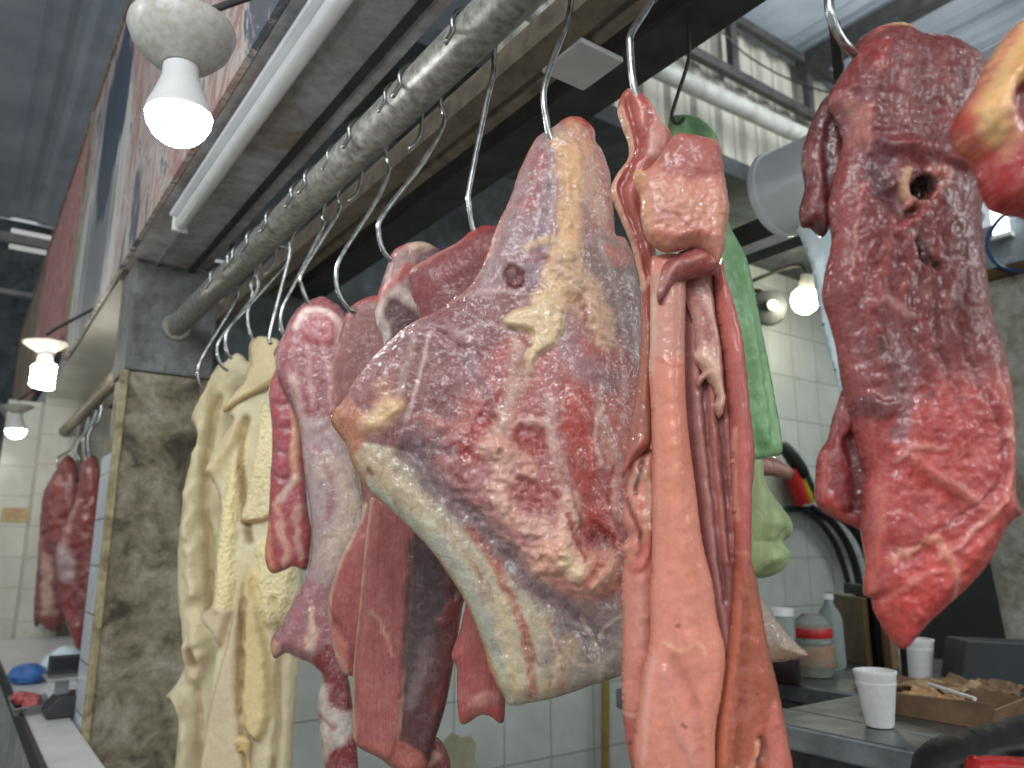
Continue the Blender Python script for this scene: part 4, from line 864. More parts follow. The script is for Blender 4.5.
pkpart('curled_edge', [(617, 112), (620, 99), (625, 91), (634, 90), (645, 98), (655, 109), (663, 123), (671, 136), (665, 160), (650, 176), (642, 200), (648, 235), (656, 250), (655, 290), (653, 330), (652, 380), (652, 440), (645, 452), (632, 462), (622, 480),
     (628, 440), (634, 400), (640, 350), (642, 300), (637, 266), (629, 240), (617, 212), (611, 190), (617, 174), (629, 154), (623, 129)], -.004, (188, 98, 86),
     [L([(624, 96), (630, 120), (636, 150), (626, 178), (620, 196), (634, 236), (644, 270), (650, 320)], 5, (158, 58, 48), .85, -.010, warp=2),
      L([(617, 112), (624, 130), (629, 154), (617, 176), (612, 192), (620, 216), (634, 255), (641, 290)], 3.2, (222, 168, 140), .9, .004, warp=1.5),
      L([(652, 112), (656, 135), (650, 158)], 8, (206, 156, 150), .8, .003, nz=.25), L([(640, 100), (646, 128), (640, 160)], 3, (160, 50, 52), .7, -.004),
      G([(640, 330), (656, 330), (652, 440), (628, 470), (630, 420)], 5, (156, 94, 70), .8, 0, nz=.1),
      L([(625, 470), (638, 450), (650, 438)], 5, (184, 92, 80), .8, .004)],
     T=.012, R=.014, step=2.0, seed=72, n_amp=.002)
pkpart('folded_head', [(633, 178), (636, 170), (643, 172), (650, 168), (660, 155), (670, 140), (678, 135), (700, 138), (720, 146), (725, 180), (729, 209), (726, 235), (723, 255), (716, 268), (708, 256), (694, 248), (674, 252), (660, 250), (647, 238), (641, 217), (640, 197)],
     .034, (208, 132, 116),
     [G([(655, 165), (676, 138), (718, 148), (724, 178), (690, 186), (662, 180)], 9, (176, 88, 86), .85, .001),
      G([(640, 185), (700, 190), (727, 200), (722, 250), (660, 248), (642, 225)], 8, (212, 148, 130), .75, .002, nz=.3, fat=.3, lump=(.002, 6)),
      L([(636, 176), (639, 186)], 6, (224, 166, 120), .95, .006, warp=1), L([(641, 200), (644, 220), (652, 240), (664, 250)], 4, (224, 160, 112), .85, .003, nz=.15),
      L([(652, 214), (672, 222), (690, 232), (700, 246)], 2, (150, 70, 60), .7, -.003, nz=.2), L([(665, 200), (690, 214), (716, 220)], 8, (214, 160, 128), .5, .002, nz=.4),
      L([(655, 238), (680, 244), (700, 240)], 6, (204, 110, 90), .5, .003, nz=.3), L([(666, 160), (664, 168)], 1.5, (240, 220, 214), .8)],
     T=.015, R=.018, mat=M['fat'], step=1.9, seed=73, n_amp=.0035, n_s=22)
pkpart('rolled_lip', [(657, 296), (660, 276), (666, 262), (680, 254), (696, 247), (712, 254), (718, 266), (714, 275), (700, 277), (688, 280), (676, 284), (665, 298), (660, 304)], .026, (156, 72, 72),
     [L([(662, 285), (675, 268), (700, 262)], 4, (190, 120, 112), .7, .003, nz=.2), L([(712, 258), (718, 268)], 3, (226, 200, 180), .9, .002), L([(668, 262), (690, 255)], 3, (120, 40, 44), .6, -.003)],
     T=.014, R=.014, mat=M['beef'], step=1.8, seed=74, n_amp=.002, n_s=14)
pkpart('inner_fold', [(680, 276), (700, 272), (716, 276), (722, 300), (728, 360), (734, 430), (736, 500), (738, 560), (736, 620), (730, 660), (718, 650), (708, 590), (696, 520), (688, 440), (682, 360)], -.012, (150, 88, 90),
     [L([(690, 330), (694, 400), (704, 500), (716, 600), (722, 650)], 4, (184, 128, 130), .8, .006, warp=2), L([(700, 340), (704, 420), (714, 520), (722, 600)], 3, (112, 56, 58), .8, -.008, warp=2),
      L([(708, 380), (712, 460), (722, 560)], 4, (182, 108, 104), .8, .006, warp=2), L([(716, 400), (722, 480), (728, 560)], 2.5, (110, 54, 54), .8, -.008, warp=2), L([(724, 400), (729, 470), (733, 550)], 4, (186, 100, 92), .7, .005)],
     T=.012, R=.014, step=2.0, seed=75, n_amp=.0015)
pkpart('white_tendon', [(683, 280), (700, 276), (712, 290), (716, 320), (722, 352), (724, 385), (726, 402), (720, 418), (713, 408), (716, 396), (706, 380), (698, 388), (696, 378), (702, 372), (694, 360), (696, 345), (692, 320), (686, 300)], .004, (200, 148, 140),
     [L([(690, 285), (700, 310), (706, 340)], 5, (150, 60, 70), .7, 0, nz=.3), L([(700, 358), (710, 372), (720, 395)], 7, (226, 190, 168), .9, .003, nz=.1), L([(706, 300), (714, 330)], 4, (222, 190, 182), .7, .002, nz=.2)],
     T=.009, R=.01, mat=M['fat'], step=1.8, seed=76)
pkpart('side_strip', [(714, 262), (722, 262), (728, 284), (735, 307), (744, 348), (749, 398), (755, 449), (752, 490), (751, 520), (751, 560), (748, 590), (738, 592), (735, 554), (733, 504), (731, 465), (729, 415), (722, 348), (716, 300)], .004, (192, 98, 92),
     [L([(733, 430), (732, 470), (735, 520)], 1.8, (230, 170, 150), .8, .003, warp=1), L([(735, 340), (742, 420), (744, 500)], 5, (206, 112, 104), .6, .002), L([(735, 552), (750, 558)], 2.5, (222, 140, 110), .7, .002)],
     T=.014, R=.016, step=2.0, seed=77)
pkpart('lower_flap', [(735, 556), (745, 552), (753, 566), (759, 594), (767, 641), (780, 698), (794, 772), (798, 810), (712, 810), (713, 760), (716, 724), (722, 685), (728, 646), (733, 594)], .002, (176, 92, 64),
     [G([(762, 715), (776, 700), (798, 775), (800, 815), (760, 815), (764, 760)], 4, (206, 112, 100), .95, .003, warp=3),
      L([(734, 575), (730, 640), (722, 700), (718, 760)], 4.5, (206, 116, 86), .9, .006, warp=1.5), L([(742, 600), (738, 680), (732, 760)], 4, (150, 72, 46), .6, -.005, warp=3),
      L([(752, 640), (758, 700), (752, 750)], 5, (186, 84, 62), .5, .003, nz=.2), L([(756, 738), (748, 755), (744, 775)], 3, (222, 150, 120), .8, .004), L([(757, 735), (756, 756), (750, 780)], 3.5, (110, 44, 36), .8, -.006),
      L([(745, 688)], 1.5, (90, 40, 30), .8), L([(753, 690)], 1.5, (90, 40, 30), .8), L([(768, 600+100), (780, 760)], 2, (190, 100, 86), .5, .003)],
     T=.014, R=.016, step=2.1, seed=78, n_amp=.0022, n_s=40, rag=.7)
pkpart('back_fold', [(628, 462), (640, 452), (655, 450), (662, 480), (662, 600), (658, 700), (652, 768), (646, 800), (634, 775), (626, 745), (622, 700), (622, 640), (621, 590), (624, 560), (620, 548), (628, 536), (622, 520), (626, 490)], -.014, (214, 134, 118),
     [L([(632, 480), (640, 470), (648, 490), (646, 530)], 5, (196, 160, 130), .7, .006), L([(628, 500), (634, 520), (632, 545)], 5, (206, 124, 112), .7, .007), L([(626, 500), (640, 545), (634, 556)], 2, (96, 36, 36), .8, -.009, warp=2),
      L([(640, 462), (636, 480), (634, 494)], 2.2, (80, 30, 30), .8, -.009, warp=1), L([(648, 530), (640, 560), (630, 568)], 5, (196, 96, 84), .8, .006),
      G([(620, 715), (640, 712), (650, 770), (636, 780), (624, 745)], 5, (178, 76, 70), .7, 0, nz=.2), L([(622, 712), (636, 712)], 2, (230, 190, 170), .7, .002, nz=.2), L([(632, 740)], 1.6, (110, 20, 24), .9), L([(640, 580), (638, 640)], 7, (214, 150, 140), .5, .002)],
     T=.014, R=.02, step=2.1, seed=79, n_amp=.0025, n_s=22)

# ---- big red cut at the right
P0 = hang('right')-yawed(0)*.002; N0r = yawed(0)
rc = slab('red_cut', [(851, 60), (857, 42), (868, 33), (879, 29), (900, 26), (917, 34), (935, 36), (952, 37), (975, 41), (992, 52), (1004, 90), (1004, 150), (996, 190), (990, 205), (993, 258), (995, 300), (1001, 335), (1007, 361), (1012, 431), (1013, 490), (1018, 514),
     (1012, 520), (1000, 534), (986, 562), (967, 586), (944, 607), (925, 625), (904, 649), (892, 640), (882, 625), (876, 612), (872, 598), (865, 594), (866, 562), (861, 525), (864, 487), (866, 472), (855, 436), (850, 412), (843, 384), (836, 345), (829, 318), (823, 296),
     (825, 275), (832, 240), (829, 206), (835, 172), (843, 142), (836, 118), (828, 100), (836, 82)], P0, (146, 62, 64),
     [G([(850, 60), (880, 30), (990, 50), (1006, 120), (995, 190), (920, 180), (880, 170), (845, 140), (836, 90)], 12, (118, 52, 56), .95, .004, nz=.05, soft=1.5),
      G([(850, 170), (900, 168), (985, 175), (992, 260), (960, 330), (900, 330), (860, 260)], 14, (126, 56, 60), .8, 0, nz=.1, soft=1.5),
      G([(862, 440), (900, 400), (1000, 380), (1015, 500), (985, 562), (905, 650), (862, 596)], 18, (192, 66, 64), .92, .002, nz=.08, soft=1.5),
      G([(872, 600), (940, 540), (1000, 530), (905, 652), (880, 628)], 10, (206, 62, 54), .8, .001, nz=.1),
      L([(985, 380), (1000, 430), (996, 490), (960, 530), (925, 560)], 3.5, (222, 136, 124), .7, .005, nz=.1, warp=4), L([(1004, 380), (1008, 450), (1000, 510)], 5, (196, 70, 66), .6, .004),
      L([(975, 400), (988, 450), (978, 490), (940, 520), (905, 545)], 3, (150, 40, 42), .6, -.004, warp=5),
      L([(900, 462), (925, 480), (950, 500), (970, 510)], 5, (216, 120, 110), .5, .005, nz=.2), L([(885, 460), (905, 450), (930, 452)], 4, (216, 150, 140), .6, .004, nz=.25),
      L([(880, 560), (920, 540), (940, 575), (946, 600)], 3.5, (222, 150, 120), .8, .004, nz=.15), L([(876, 600), (900, 580), (930, 570)], 3, (224, 140, 124), .5, .003, nz=.2),
      L([(893, 600), (910, 620), (906, 640)], 6, (200, 46, 44), .6, .002), L([(868, 590), (870, 540), (872, 490)], 4, (212, 110, 96), .6, .003, nz=.2),
      L([(888, 30), (898, 30), (906, 33)], 5, (226, 188, 130), .95, .004, warp=2), L([(872, 34), (880, 32)], 5, (196, 90, 84), .8, .002),
      L([(864, 60), (874, 62), (868, 80)], 7, (170, 44, 48), .7, .002, nz=.3), L([(852, 66), (842, 90), (832, 105)], 5, (150, 60, 60), .6, .002, nz=.3),
      L([(858, 122), (854, 140), (858, 160)], 5, (204, 130, 122), .7, .004, nz=.2), L([(836, 105), (848, 125), (846, 150)], 4, (190, 120, 112), .6, .003, nz=.3),
      L([(852, 190), (850, 230), (842, 290)], 1.6, (216, 140, 130), .7, .003, warp=7, nz=.15),
      *[L([(870+i*10, 225+i*3), (864+i*12, 270), (850+i*12, 330), (866+i*13, 400)], 3, (182, 96, 92) if i % 2 else (96, 36, 44), .4, .0016 if i % 2 else -.002, nz=.3, warp=8) for i in range(9)],
      *[L([(880+i*16, 70), (872+i*20, 100), (870+i*22, 135)], 2.5, (166, 90, 92) if i % 2 else (92, 34, 42), .5, .002 if i % 2 else -.003, nz=.3, warp=6) for i in range(5)],
      L([(862, 150), (890, 158), (930, 165), (960, 170)], 6, (150, 70, 74), .6, .004, nz=.2), L([(870, 160), (872, 190), (884, 210)], 12, (92, 56, 76), .7, -.004, nz=.1),
      L([(866, 345), (880, 380), (876, 410), (856, 408)], 9, (104, 58, 62), .8, .008, nz=.15, warp=4), L([(880, 330), (898, 370), (894, 410), (886, 440)], 7, (136, 92, 104), .8, -.002, nz=.1),
      L([(882, 310), (900, 320)], 5, (210, 160, 160), .5, .002, nz=.3),
      L([(895, 182), (893, 196), (896, 204)], 4.5, (220, 176, 140), .9, .006, warp=2), L([(896, 214), (904, 208), (912, 214)], 3.5, (214, 140, 126), .9, .005, warp=2),
      L([(920, 180), (935, 182), (930, 195), (924, 204)], 4.5, (204, 130, 116), .8, .004, nz=.1),
      G([(902, 190), (914, 184), (925, 192), (922, 204), (912, 212), (900, 206)], 3, (34, 12, 16), 1, -.016, warp=2), L([(898, 222), (906, 220)], 4, (60, 20, 26), .9, -.010, warp=1),
      L([(908, 250), (916, 266), (926, 274)], 4, (46, 14, 20), .9, -.010, warp=2), L([(922, 205), (908, 225), (890, 240)], 5, (190, 80, 76), .6, .004)],
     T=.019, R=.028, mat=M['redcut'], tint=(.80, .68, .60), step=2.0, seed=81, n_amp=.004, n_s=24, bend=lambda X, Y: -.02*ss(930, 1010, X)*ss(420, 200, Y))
tag(rc, 'big deep red cut with a small dark hole, hanging at the right', 'meat')
org_(rc, rc.location)
p = P0-N0r*.022
slab('upper_flap', [(850, 70), (842, 85), (823, 100), (810, 125), (804, 145), (801, 163), (805, 185), (799, 210), (803, 226), (812, 228), (823, 237), (832, 226), (850, 220), (862, 160)], p, (104, 38, 42),
     [L([(808, 150), (812, 190), (806, 220)], 5, (130, 56, 60), .6, .003, nz=.2), L([(824, 130), (824, 180), (828, 215)], 5, (70, 26, 34), .7, -.005), L([(815, 232), (824, 236)], 4, (40, 44, 70), .7)],
     T=.012, R=.014, mat=M['redcut'], parent=rc, step=2.0, tint=(.80, .68, .60), seed=82, org=p)
p = P0-N0r*.018
slab('lower_flap', [(843, 389), (850, 400), (866, 440), (872, 480), (868, 535), (860, 530), (846, 524), (832, 518), (816, 503), (815, 480), (818, 455), (829, 437), (834, 415)], p, (142, 46, 50),
     [L([(822, 455), (820, 490), (830, 508)], 4, (190, 90, 86), .7, .004, nz=.15), L([(846, 440), (848, 480), (850, 510)], 8, (86, 26, 32), .8, -.006), L([(820, 500), (840, 518), (862, 528)], 3, (200, 60, 56), .8, .003), L([(836, 400), (844, 420)], 4, (170, 100, 100), .5, .002)],
     T=.013, R=.015, mat=M['redcut'], parent=rc, step=2.0, tint=(.80, .68, .60), seed=83, org=p)

# ---- fatty piece cut by the right edge
PQ = onX(1062., 0., RX+.02)
hk_y = float(PQ[1])
q = slab('fatty_cut', [(1024, 18), (1012, 27), (999, 43), (988, 60), (978, 82), (965, 103), (954, 124), (958, 140), (964, 151), (978, 164), (984, 186), (995, 206), (1010, 213), (1030, 216), (1070, 230), (1110, 200), (1120, 120), (1110, 50), (1080, 0), (1052, -20)], PQ, (178, 38, 36),
     [L([(1040, 20), (1014, 44), (996, 70), (984, 100), (974, 124), (976, 145)], 13, (232, 186, 122), .98, .009, warp=4, fat=.6, lump=(.003, 12)),
      L([(1040, 50), (1018, 70), (1004, 92)], 12, (226, 160, 76), .9, .006, fat=.5), L([(986, 134), (996, 150), (990, 168)], 6, (222, 150, 120), .8, .003, nz=.15),
      L([(1024, 22), (1004, 44), (984, 78), (964, 110)], 3, (214, 120, 110), .7, .002, nz=.1),
      G([(996, 105), (1030, 88), (1060, 120), (1030, 150), (1005, 145), (994, 125)], 5, (128, 34, 40), .95, -.006), L([(958, 126), (966, 148), (980, 165), (990, 200)], 4, (196, 30, 30), .7, .003)],
     T=.022, R=.024, mat=M['fat'], step=2.6, seed=91, n_amp=.002, tint=(.8, .72, .62))
tag(q, 'bright red fatty piece cut off by the right edge, nearest the viewer', 'meat')
hook(float(proj((RX, hk_y, CZ+RH))[0]), [tuple(float(v) for v in proj((RX+dx_, hk_y, z_))) for dx_, z_ in ((RR+.012, CZ+RH-.05), (.012, CZ+RH-.14), (-.035, PQ[2]+.07), (-.036, PQ[2]+.02), (-.012, PQ[2]-.012), (.02, PQ[2]))], 'hook of the fatty piece at the right edge')

# ================================================================== GREEN BAGS AND THINGS BEHIND
s = NT('green plastic film'); co = s.coord((9, 9, 3))
f = s.noise(co, 2.5, 5, .6, 1)
s.set(Base_Color=s.ramp(f, [(.35, (104, 148, 98)), (.65, (140, 176, 130))]), Roughness=.35, Transmission_Weight=.0, Subsurface_Weight=.3, Subsurface_Scale=.02, Alpha=1.0)
s.l(s.bump(s.noise(co, 3, 5, .6, 1), .6, .01), s.b.inputs['Normal']); M['greenbag'] = s.m
s = NT('pale green plastic film'); co = s.coord((14, 14, 5)); f = s.noise(co, 2.5, 4, .6, 1)
s.set(Base_Color=s.ramp(f, [(.35, (150, 166, 116)), (.65, (172, 188, 142))]), Roughness=.4, Subsurface_Weight=.3, Subsurface_Scale=.02)
s.l(s.bump(f, .5, .01), s.b.inputs['Normal']); M['palegreen'] = s.m
s = NT('translucent white film'); s.set(Base_Color=lin4((212, 228, 232)), Roughness=.3, Transmission_Weight=.0, Subsurface_Weight=.5, Subsurface_Scale=.02)
s.l(s.bump(s.noise(s.coord((8, 8, 2)), 4, 4), .4, .01), s.b.inputs['Normal']); M['film'] = s.m
GX = 1.0
gd = 1.42
PG = at(690, 150, gd)
gb = slab('green_bag', [(668, 124), (672, 116), (690, 115), (704, 120), (716, 134), (719, 150), (722, 200), (730, 226), (740, 245), (750, 268), (758, 310), (770, 370), (781, 430), (782, 452), (775, 456), (746, 455), (740, 400), (720, 300), (690, 220), (668, 160)], PG, (255, 255, 255),
     [L([(728, 240), (748, 320), (764, 440)], 7, None, 0, .012, warp=4), L([(738, 250), (758, 340), (774, 440)], 4, None, 0, -.01, warp=3), L([(700, 118), (714, 136)], 7, None, 0, .012), L([(688, 122), (700, 138)], 5, None, 0, -.012)],
     T=.012, R=.03, mat=M['greenbag'], step=3, seed=101, rag=.6, n_amp=.004)
tag(gb, 'dark green plastic bag hanging behind the long pink cut', 'bag')
wy = [at(689, 40, gd), at(688, 62, gd), at(676, 100, gd), at(672, 116, gd), at(678, 124, gd), at(684, 118, gd)]
tag(MB(wy[0]).tube([wy[0]+np.array([0, 0, .06])]+wy, .0035, 8, 5).build('wire_hook', M['darksteel'], smooth=True), 'thin dark wire hook carrying the dark green bag', 'hook')
PB = at(760, 500, 1.5)
g2 = slab('green_bag', [(744, 448), (756, 446), (762, 462), (764, 478), (770, 492), (782, 508), (791, 522), (790, 536), (782, 541), (789, 552), (786, 566), (774, 575), (758, 578), (745, 570), (740, 520)], PB, (255, 255, 255),
     [L([(750, 540), (770, 543), (785, 540)], 3, None, 0, -.02, warp=2), L([(765, 520)], 20, None, 0, .02), L([(765, 560)], 16, None, 0, .015), L([(762, 480), (772, 510)], 3, None, 0, -.008), L([(755, 480), (758, 520)], 3, None, 0, -.008)],
     T=.05, R=.06, mat=M['palegreen'], step=2.6, seed=102, rag=.4, n_amp=.004)
tag(g2, 'small pale green knotted bag beneath the dark green bag', 'bag')
g3 = slab('meat_scrap', [(738, 458), (752, 452), (772, 456), (784, 462), (794, 470), (790, 480), (780, 478), (768, 476), (750, 478), (738, 478)], at(765, 465, 1.52), (150, 96, 90), [L([(750, 462), (770, 468), (785, 472)], 5, (196, 150, 140), .8, .003, nz=.3)], T=.02, R=.025, mat=M['beef'], step=2.4, seed=103)
tag(g3, 'small pale scrap of meat between the two green bags', 'meat')
# metal duct and hanging film
dr = tag(empty('metal_duct', (1.53, 1.05, CZ+.84)), 'satin metal duct end behind the big red cut', 'duct')
MB(dr.location).lathe([(.0, 0), (.096, 0), (.1, .004), (.1, .9), (.098, .9), (.098, .91), (0, .91)], (1.53, 1.05, CZ+.84), (0.0, -1, 0), 48).build('duct_body', M['aluminium'], dr, smooth=True)
MB(dr.location).lathe([(.101, 0), (.106, .002), (.106, .014), (.101, .016)], (1.53, 1.04, CZ+.84), (0, -1, 0), 48).build('end_ring', M['aluminium'], dr, smooth=True)
for yy in (.35, .85):
    MB(dr.location).box(1.526, 1.534, yy-.012, yy+.012, CZ+.94, CZ+1.75 if yy < 0 else CZ+1.2).build('strap', M['darksteel'], dr)
PF = at(820, 300, 1.74)
fm = slab('plastic_sheet', [(796, 226), (806, 223), (840, 214), (870, 214), (872, 380), (840, 388), (836, 378), (826, 340), (818, 305), (812, 270), (803, 245)], PF, (255, 255, 255), [L([(806, 230), (824, 300), (838, 370)], 4, None, 0, .006)], T=.002, R=.004, mat=M['film'], step=3, seed=111, rag=.5, n_amp=.004, n_s=30)
tag(fm, 'white plastic sheet hanging under the metal duct', 'sheet')
bb = tag(empty('ceiling_bar', (2.2, 1.5, CZ+1.0)), 'black steel bar with a white strip, low behind the metal duct', 'bar')
MB(bb.location).box(2.14, 2.30, .3, 1.9, CZ+1.04, CZ+1.12).build('steel_bar', M['darksteel'], bb)
MB(bb.location).box(2.10, 2.13, .3, 1.86, CZ+1.0, CZ+1.02).build('white_strip', M['whiteplastic'], bb)
wl = tag(empty('wall_lamp', at(805, 300, 4.3)), 'round glowing yellow lamp on the tiled wall', 'lamp')
c_ = np.array(wl.location)
MB(c_).lathe([(0, -.08), (.035, -.07), (.062, -.045), (.074, -.01), (.07, .03), (.045, .06), (0, .07)], c_, (0, -.3, 1), 28).build('bulb', M['bulb3'], wl, smooth=True)
MB(c_).lathe([(0, .06), (.045, .06), (.045, .14), (0, .14)], c_, (0, -.3, 1), 20).build('socket', M['ceramic'], wl, smooth=True)
MB(c_).tube([c_+np.array([0, -.03, .13]), c_+np.array([0, .05, .22]), (c_[0], 2.86, c_[2]+.2)], .012, 8, 4).build('bracket', M['darksteel'], wl)
fn = tag(empty('wall_fan', at(768, 308, 4.5)), 'small round grey wall fan beside the glowing lamp', 'fan')
c_ = np.array(fn.location); axf = np.array([-.6, -.8, -.1])
MB(c_).lathe([(0, -.05), (.07, -.05), (.1, -.03), (.108, 0), (.1, .03), (.05, .05), (0, .06)], c_, axf, 32).build('fan_housing', M['grey_box'], fn, smooth=True)
MB(c_).lathe([(0, .06), (.03, .06), (.03, .085), (0, .09)], c_, axf, 20).build('hub', M['ceramic'], fn, smooth=True)
MB(c_).tube([c_, c_+np.array([0, .05, .12]), (c_[0], 2.86, c_[2]+.14)], .014, 8, 4).build('bracket', M['darksteel'], fn)
tag(MB((2, 2.8, CZ-.5)).tube([onY(606, 560, 2.82), onY(604, 1100, 2.82)], .019, 14).build('wall_pipe', M['yellowpipe'], smooth=True), 'yellow ochre pipe down the tiled wall under the shoulder cut', 'pipe')
# knives on a rack
rk = tag(empty('knife_rack', onY(790, 480, 2.80)), 'wall rack behind the big red cut', 'rack')
MB(rk.location).prism([onY(786, 506, 2.84), onY(870, 506, 2.84), onY(870, 512, 2.84), onY(786, 512, 2.84)], (0, -.02, 0)).build('rail_strip', M['grey_box'], rk)
def bar3(px0, py0, px1, py1, d, w_, name, mat, label, cat, taper=.6):
    k_ = d; d = (2.78+(d-3.2)*.15)/float(ray(np.array(float(px0)), np.array(float(py0)))[1]); w_ *= d/k_
    a, b = at(px0, py0, d), at(px1, py1, d)
    return tag(MB(a).tube([a, a*.7+b*.3, a*.3+b*.7, b], lambda t: w_*(1-(1-taper)*abs(2*t-1)**2), 12, 5).build(name, mat, smooth=True), label, cat)
bar3(782, 444, 806, 476, 3.2, .03, 'kitchen_knife', M['black'], 'black knife handle pointing up left of the big red cut', 'knife')
bar3(796, 462, 814, 500, 3.25, .03, 'kitchen_knife', M['black'], 'second black knife handle, lower and closer to the red cut', 'knife')
bar3(790, 470, 802, 504, 3.15, .032, 'hand_tool', M['red'], 'red tool handle in the rack beside the yellow one', 'tool', .8)
bar3(797, 474, 811, 503, 3.13, .022, 'hand_tool', M['yellow'], 'yellow tool handle in the rack beside the red one', 'tool', .8)
def strap(px, d, w_, label):
    Yw = 2.8+(d-3.0)*.2; w_ *= 1.5; P = [onY(float(x), float(y), Yw) for x, y in px]
    tag(MB(P[0]).tube(P, w_, 8, 6).build('hanging_strap', M['black'], smooth=True), label, 'strap')
strap([(800, 508), (818, 520), (838, 550), (852, 600), (858, 660)], 3.0, .012, 'leftmost of three dark straps curving down the tiled wall')
strap([(812, 508), (834, 524), (852, 555), (862, 600), (868, 660)], 2.95, .016, 'middle of three dark straps curving down the tiled wall')
strap([(824, 508), (846, 520), (864, 545), (876, 590), (880, 660)], 2.9, .022, 'broadest dark strap, nearest the big red cut')

# ================================================================== COUNTER AND WHAT STANDS ON IT
CH = -.36; ZC = CZ+CH
ct = tag(empty('steel_counter', (1.5, 1.0, -0.0)), 'stainless steel counter behind the hanging meat', 'counter')
top = MB(ct.location)
top.box(1.475, 1.62, -.9, 1.60, ZC-.05, ZC).box(1.92, 2.75, -.9, 1.60, ZC-.05, ZC).box(1.62, 1.92, -.9, 1.18, ZC-.05, ZC).box(1.62, 1.92, 1.48, 1.60, ZC-.05, ZC)
top.build('worktop', M['counter'], ct, bevel=.006)
MB(ct.location).box(1.60, 1.94, 1.17, 1.49, ZC-.3, ZC-.29).box(1.60, 1.615, 1.17, 1.49, ZC-.29, ZC-.051).box(1.925, 1.94, 1.17, 1.49, ZC-.29, ZC-.051).box(1.615, 1.925, 1.17, 1.183, ZC-.29, ZC-.051).box(1.615, 1.925, 1.477, 1.49, ZC-.29, ZC-.051).build('sink_basin', M['darksteel'], ct)
for x in (1.52, 2.7):
    for y in (-.85, 1.55): MB(ct.location).box(x-.02, x+.02, y-.02, y+.02, 0, ZC-.05).build('leg', M['darksteel'], ct)
MB(ct.location).box(1.5, 2.72, -.87, 1.57, .3, .32).build('shelf', M['darksteel'], ct)
MB(ct.location).box(1.56, 1.57, -.87, 1.57, .34, ZC-.052).build('apron_panel', M['darksteel'], ct)
def on_counter(px, py): return onZ(np.array(float(px)), np.array(float(py)), CH)
def cup(px, py, sc, label):
    p = on_counter(px, py); 
    r = tag(empty('foam_cup', p), label, 'cup')
    MB(p).lathe([(0, .002), (.027*sc, .002), (.029*sc, .006), (.0425*sc, .108*sc), (.0445*sc, .111*sc), (.0445*sc, .116*sc), (.0405*sc, .117*sc), (.039*sc, .1*sc), (.026*sc, .012), (0, .010)], p, (0, 0, 1), 40).build('cup_body', M['foam'], r, smooth=True)
    MB(p).lathe([(.0385*sc, .088*sc), (.0408*sc, .089*sc), (.0411*sc, .093*sc), (.0388*sc, .094*sc)], p, (0, 0, 1), 40).build('rim_band', M['foam'], r, smooth=True)
cup(880, 727, .96, 'white foam cup at the front of the steel counter')
cup(921, 683, 1.0, 'white foam cup farther back, beside the cutting boards')
# big clear jar with red band
p = on_counter(815, 676)
s = NT('clear plastic'); s.set(Base_Color=lin4((196, 208, 206)), Roughness=.12, Transmission_Weight=.75, IOR=1.15); M['clear'] = s.m
jr = tag(empty('plastic_jar', p), 'clear round plastic jar with a red band on the steel counter', 'jar')
jb = MB(p).lathe([(0, .002), (.05, .002), (.056, .01), (.058, .05), (.052, .095), (.054, .135), (.046, .158), (.028, .17), (.028, .174), (0, .174)], p, (0, 0, 1), 36).build('jar_body', M['clear'], jr, smooth=True)
MB(p).lathe([(.0551, .108), (.0565, .110), (.0565, .132), (.0551, .134)], p, (0, 0, 1), 36).build('red_band', M['red'], jb, smooth=True)
MB(p).lathe([(.0586, .03), (.0598, .032), (.0595, .085), (.0575, .087)], p, (0, 0, 1), 36).build('label_band', simple('faded orange label', (170, 120, 80), .5, 0, (150, 150, 140), 30), jr, smooth=True)
MB(p).lathe([(0, .006), (.05, .006), (.052, .03), (0, .03)], p, (0, 0, 1), 30).build('contents', M['paper'], jr, smooth=True)
p = on_counter(834, 668)
bt = tag(empty('clear_bottle', p), 'tall clear plastic bottle standing just behind the banded jar', 'bottle')
MB(p).lathe([(0, .002), (.034, .002), (.037, .01), (.037, .14), (.03, .17), (.014, .19), (.013, .205), (0, .206)], p, (0, 0, 1), 32).build('bottle_body', M['clear'], bt, smooth=True)
MB(p).lathe([(0, .205), (.016, .205), (.016, .222), (0, .223)], p, (0, 0, 1), 24).build('bottle_cap', M['whiteplastic'], bt, smooth=True)
p = on_counter(786, 684)
b2 = tag(empty('dark_jar', p), 'dark jar with a pale lid left of the banded jar', 'jar')
MB(p).lathe([(0, .002), (.036, .002), (.04, .008), (.04, .1), (.034, .115), (0, .116)], p, (0, 0, 1), 30).build('jar_body', simple('dark sauce jar', (48, 34, 34), .3, 0, (34, 26, 28), 10), b2, smooth=True)
MB(p).lathe([(0, .18), (.034, .18), (.034, .2), (0, .202)], p, (0, 0, 1), 30).build('lid', M['whiteplastic'], b2, smooth=True)
MB(p).lathe([(0, .116), (.034, .116), (.034, .18), (0, .18)], p, (0, 0, 1), 30).build('neck', M['clear'], b2, smooth=True)
# cutting boards leaning on edge
def board_(px0, px1, pyb, pyt, d, mat, label, th=.018, lean=.06):
    a = on_counter(px0, pyb); hgt = (pyb-pyt)/FPX*np.linalg.norm(a-CAM)*1.0
    dx = (px1-px0)/FPX*((a-CAM)@Fv)/.814
    o_ = MB(a); o_.prism([a, a+np.array([dx, 0, 0]), a+np.array([dx+lean, 0, hgt]), a+np.array([lean, 0, hgt])], tuple(-NH*.22))
    return tag(o_.build('cutting_board', mat, bevel=.003), label, 'board')
board_(857, 864, 664, 606, 0, M['pvc'], 'grey white cutting board on edge, leftmost behind the foam cup', lean=.0)
board_(868, 876, 668, 610, 0, M['wood'], 'thin brown board leaning second from left behind the foam cup', lean=0)
board_(880, 890, 668, 600, 0, M['black'], 'black board leaning between the brown boards', lean=0)
board_(893, 904, 670, 622, 0, M['card'], 'short brown board leaning closest to the far cup', lean=0)
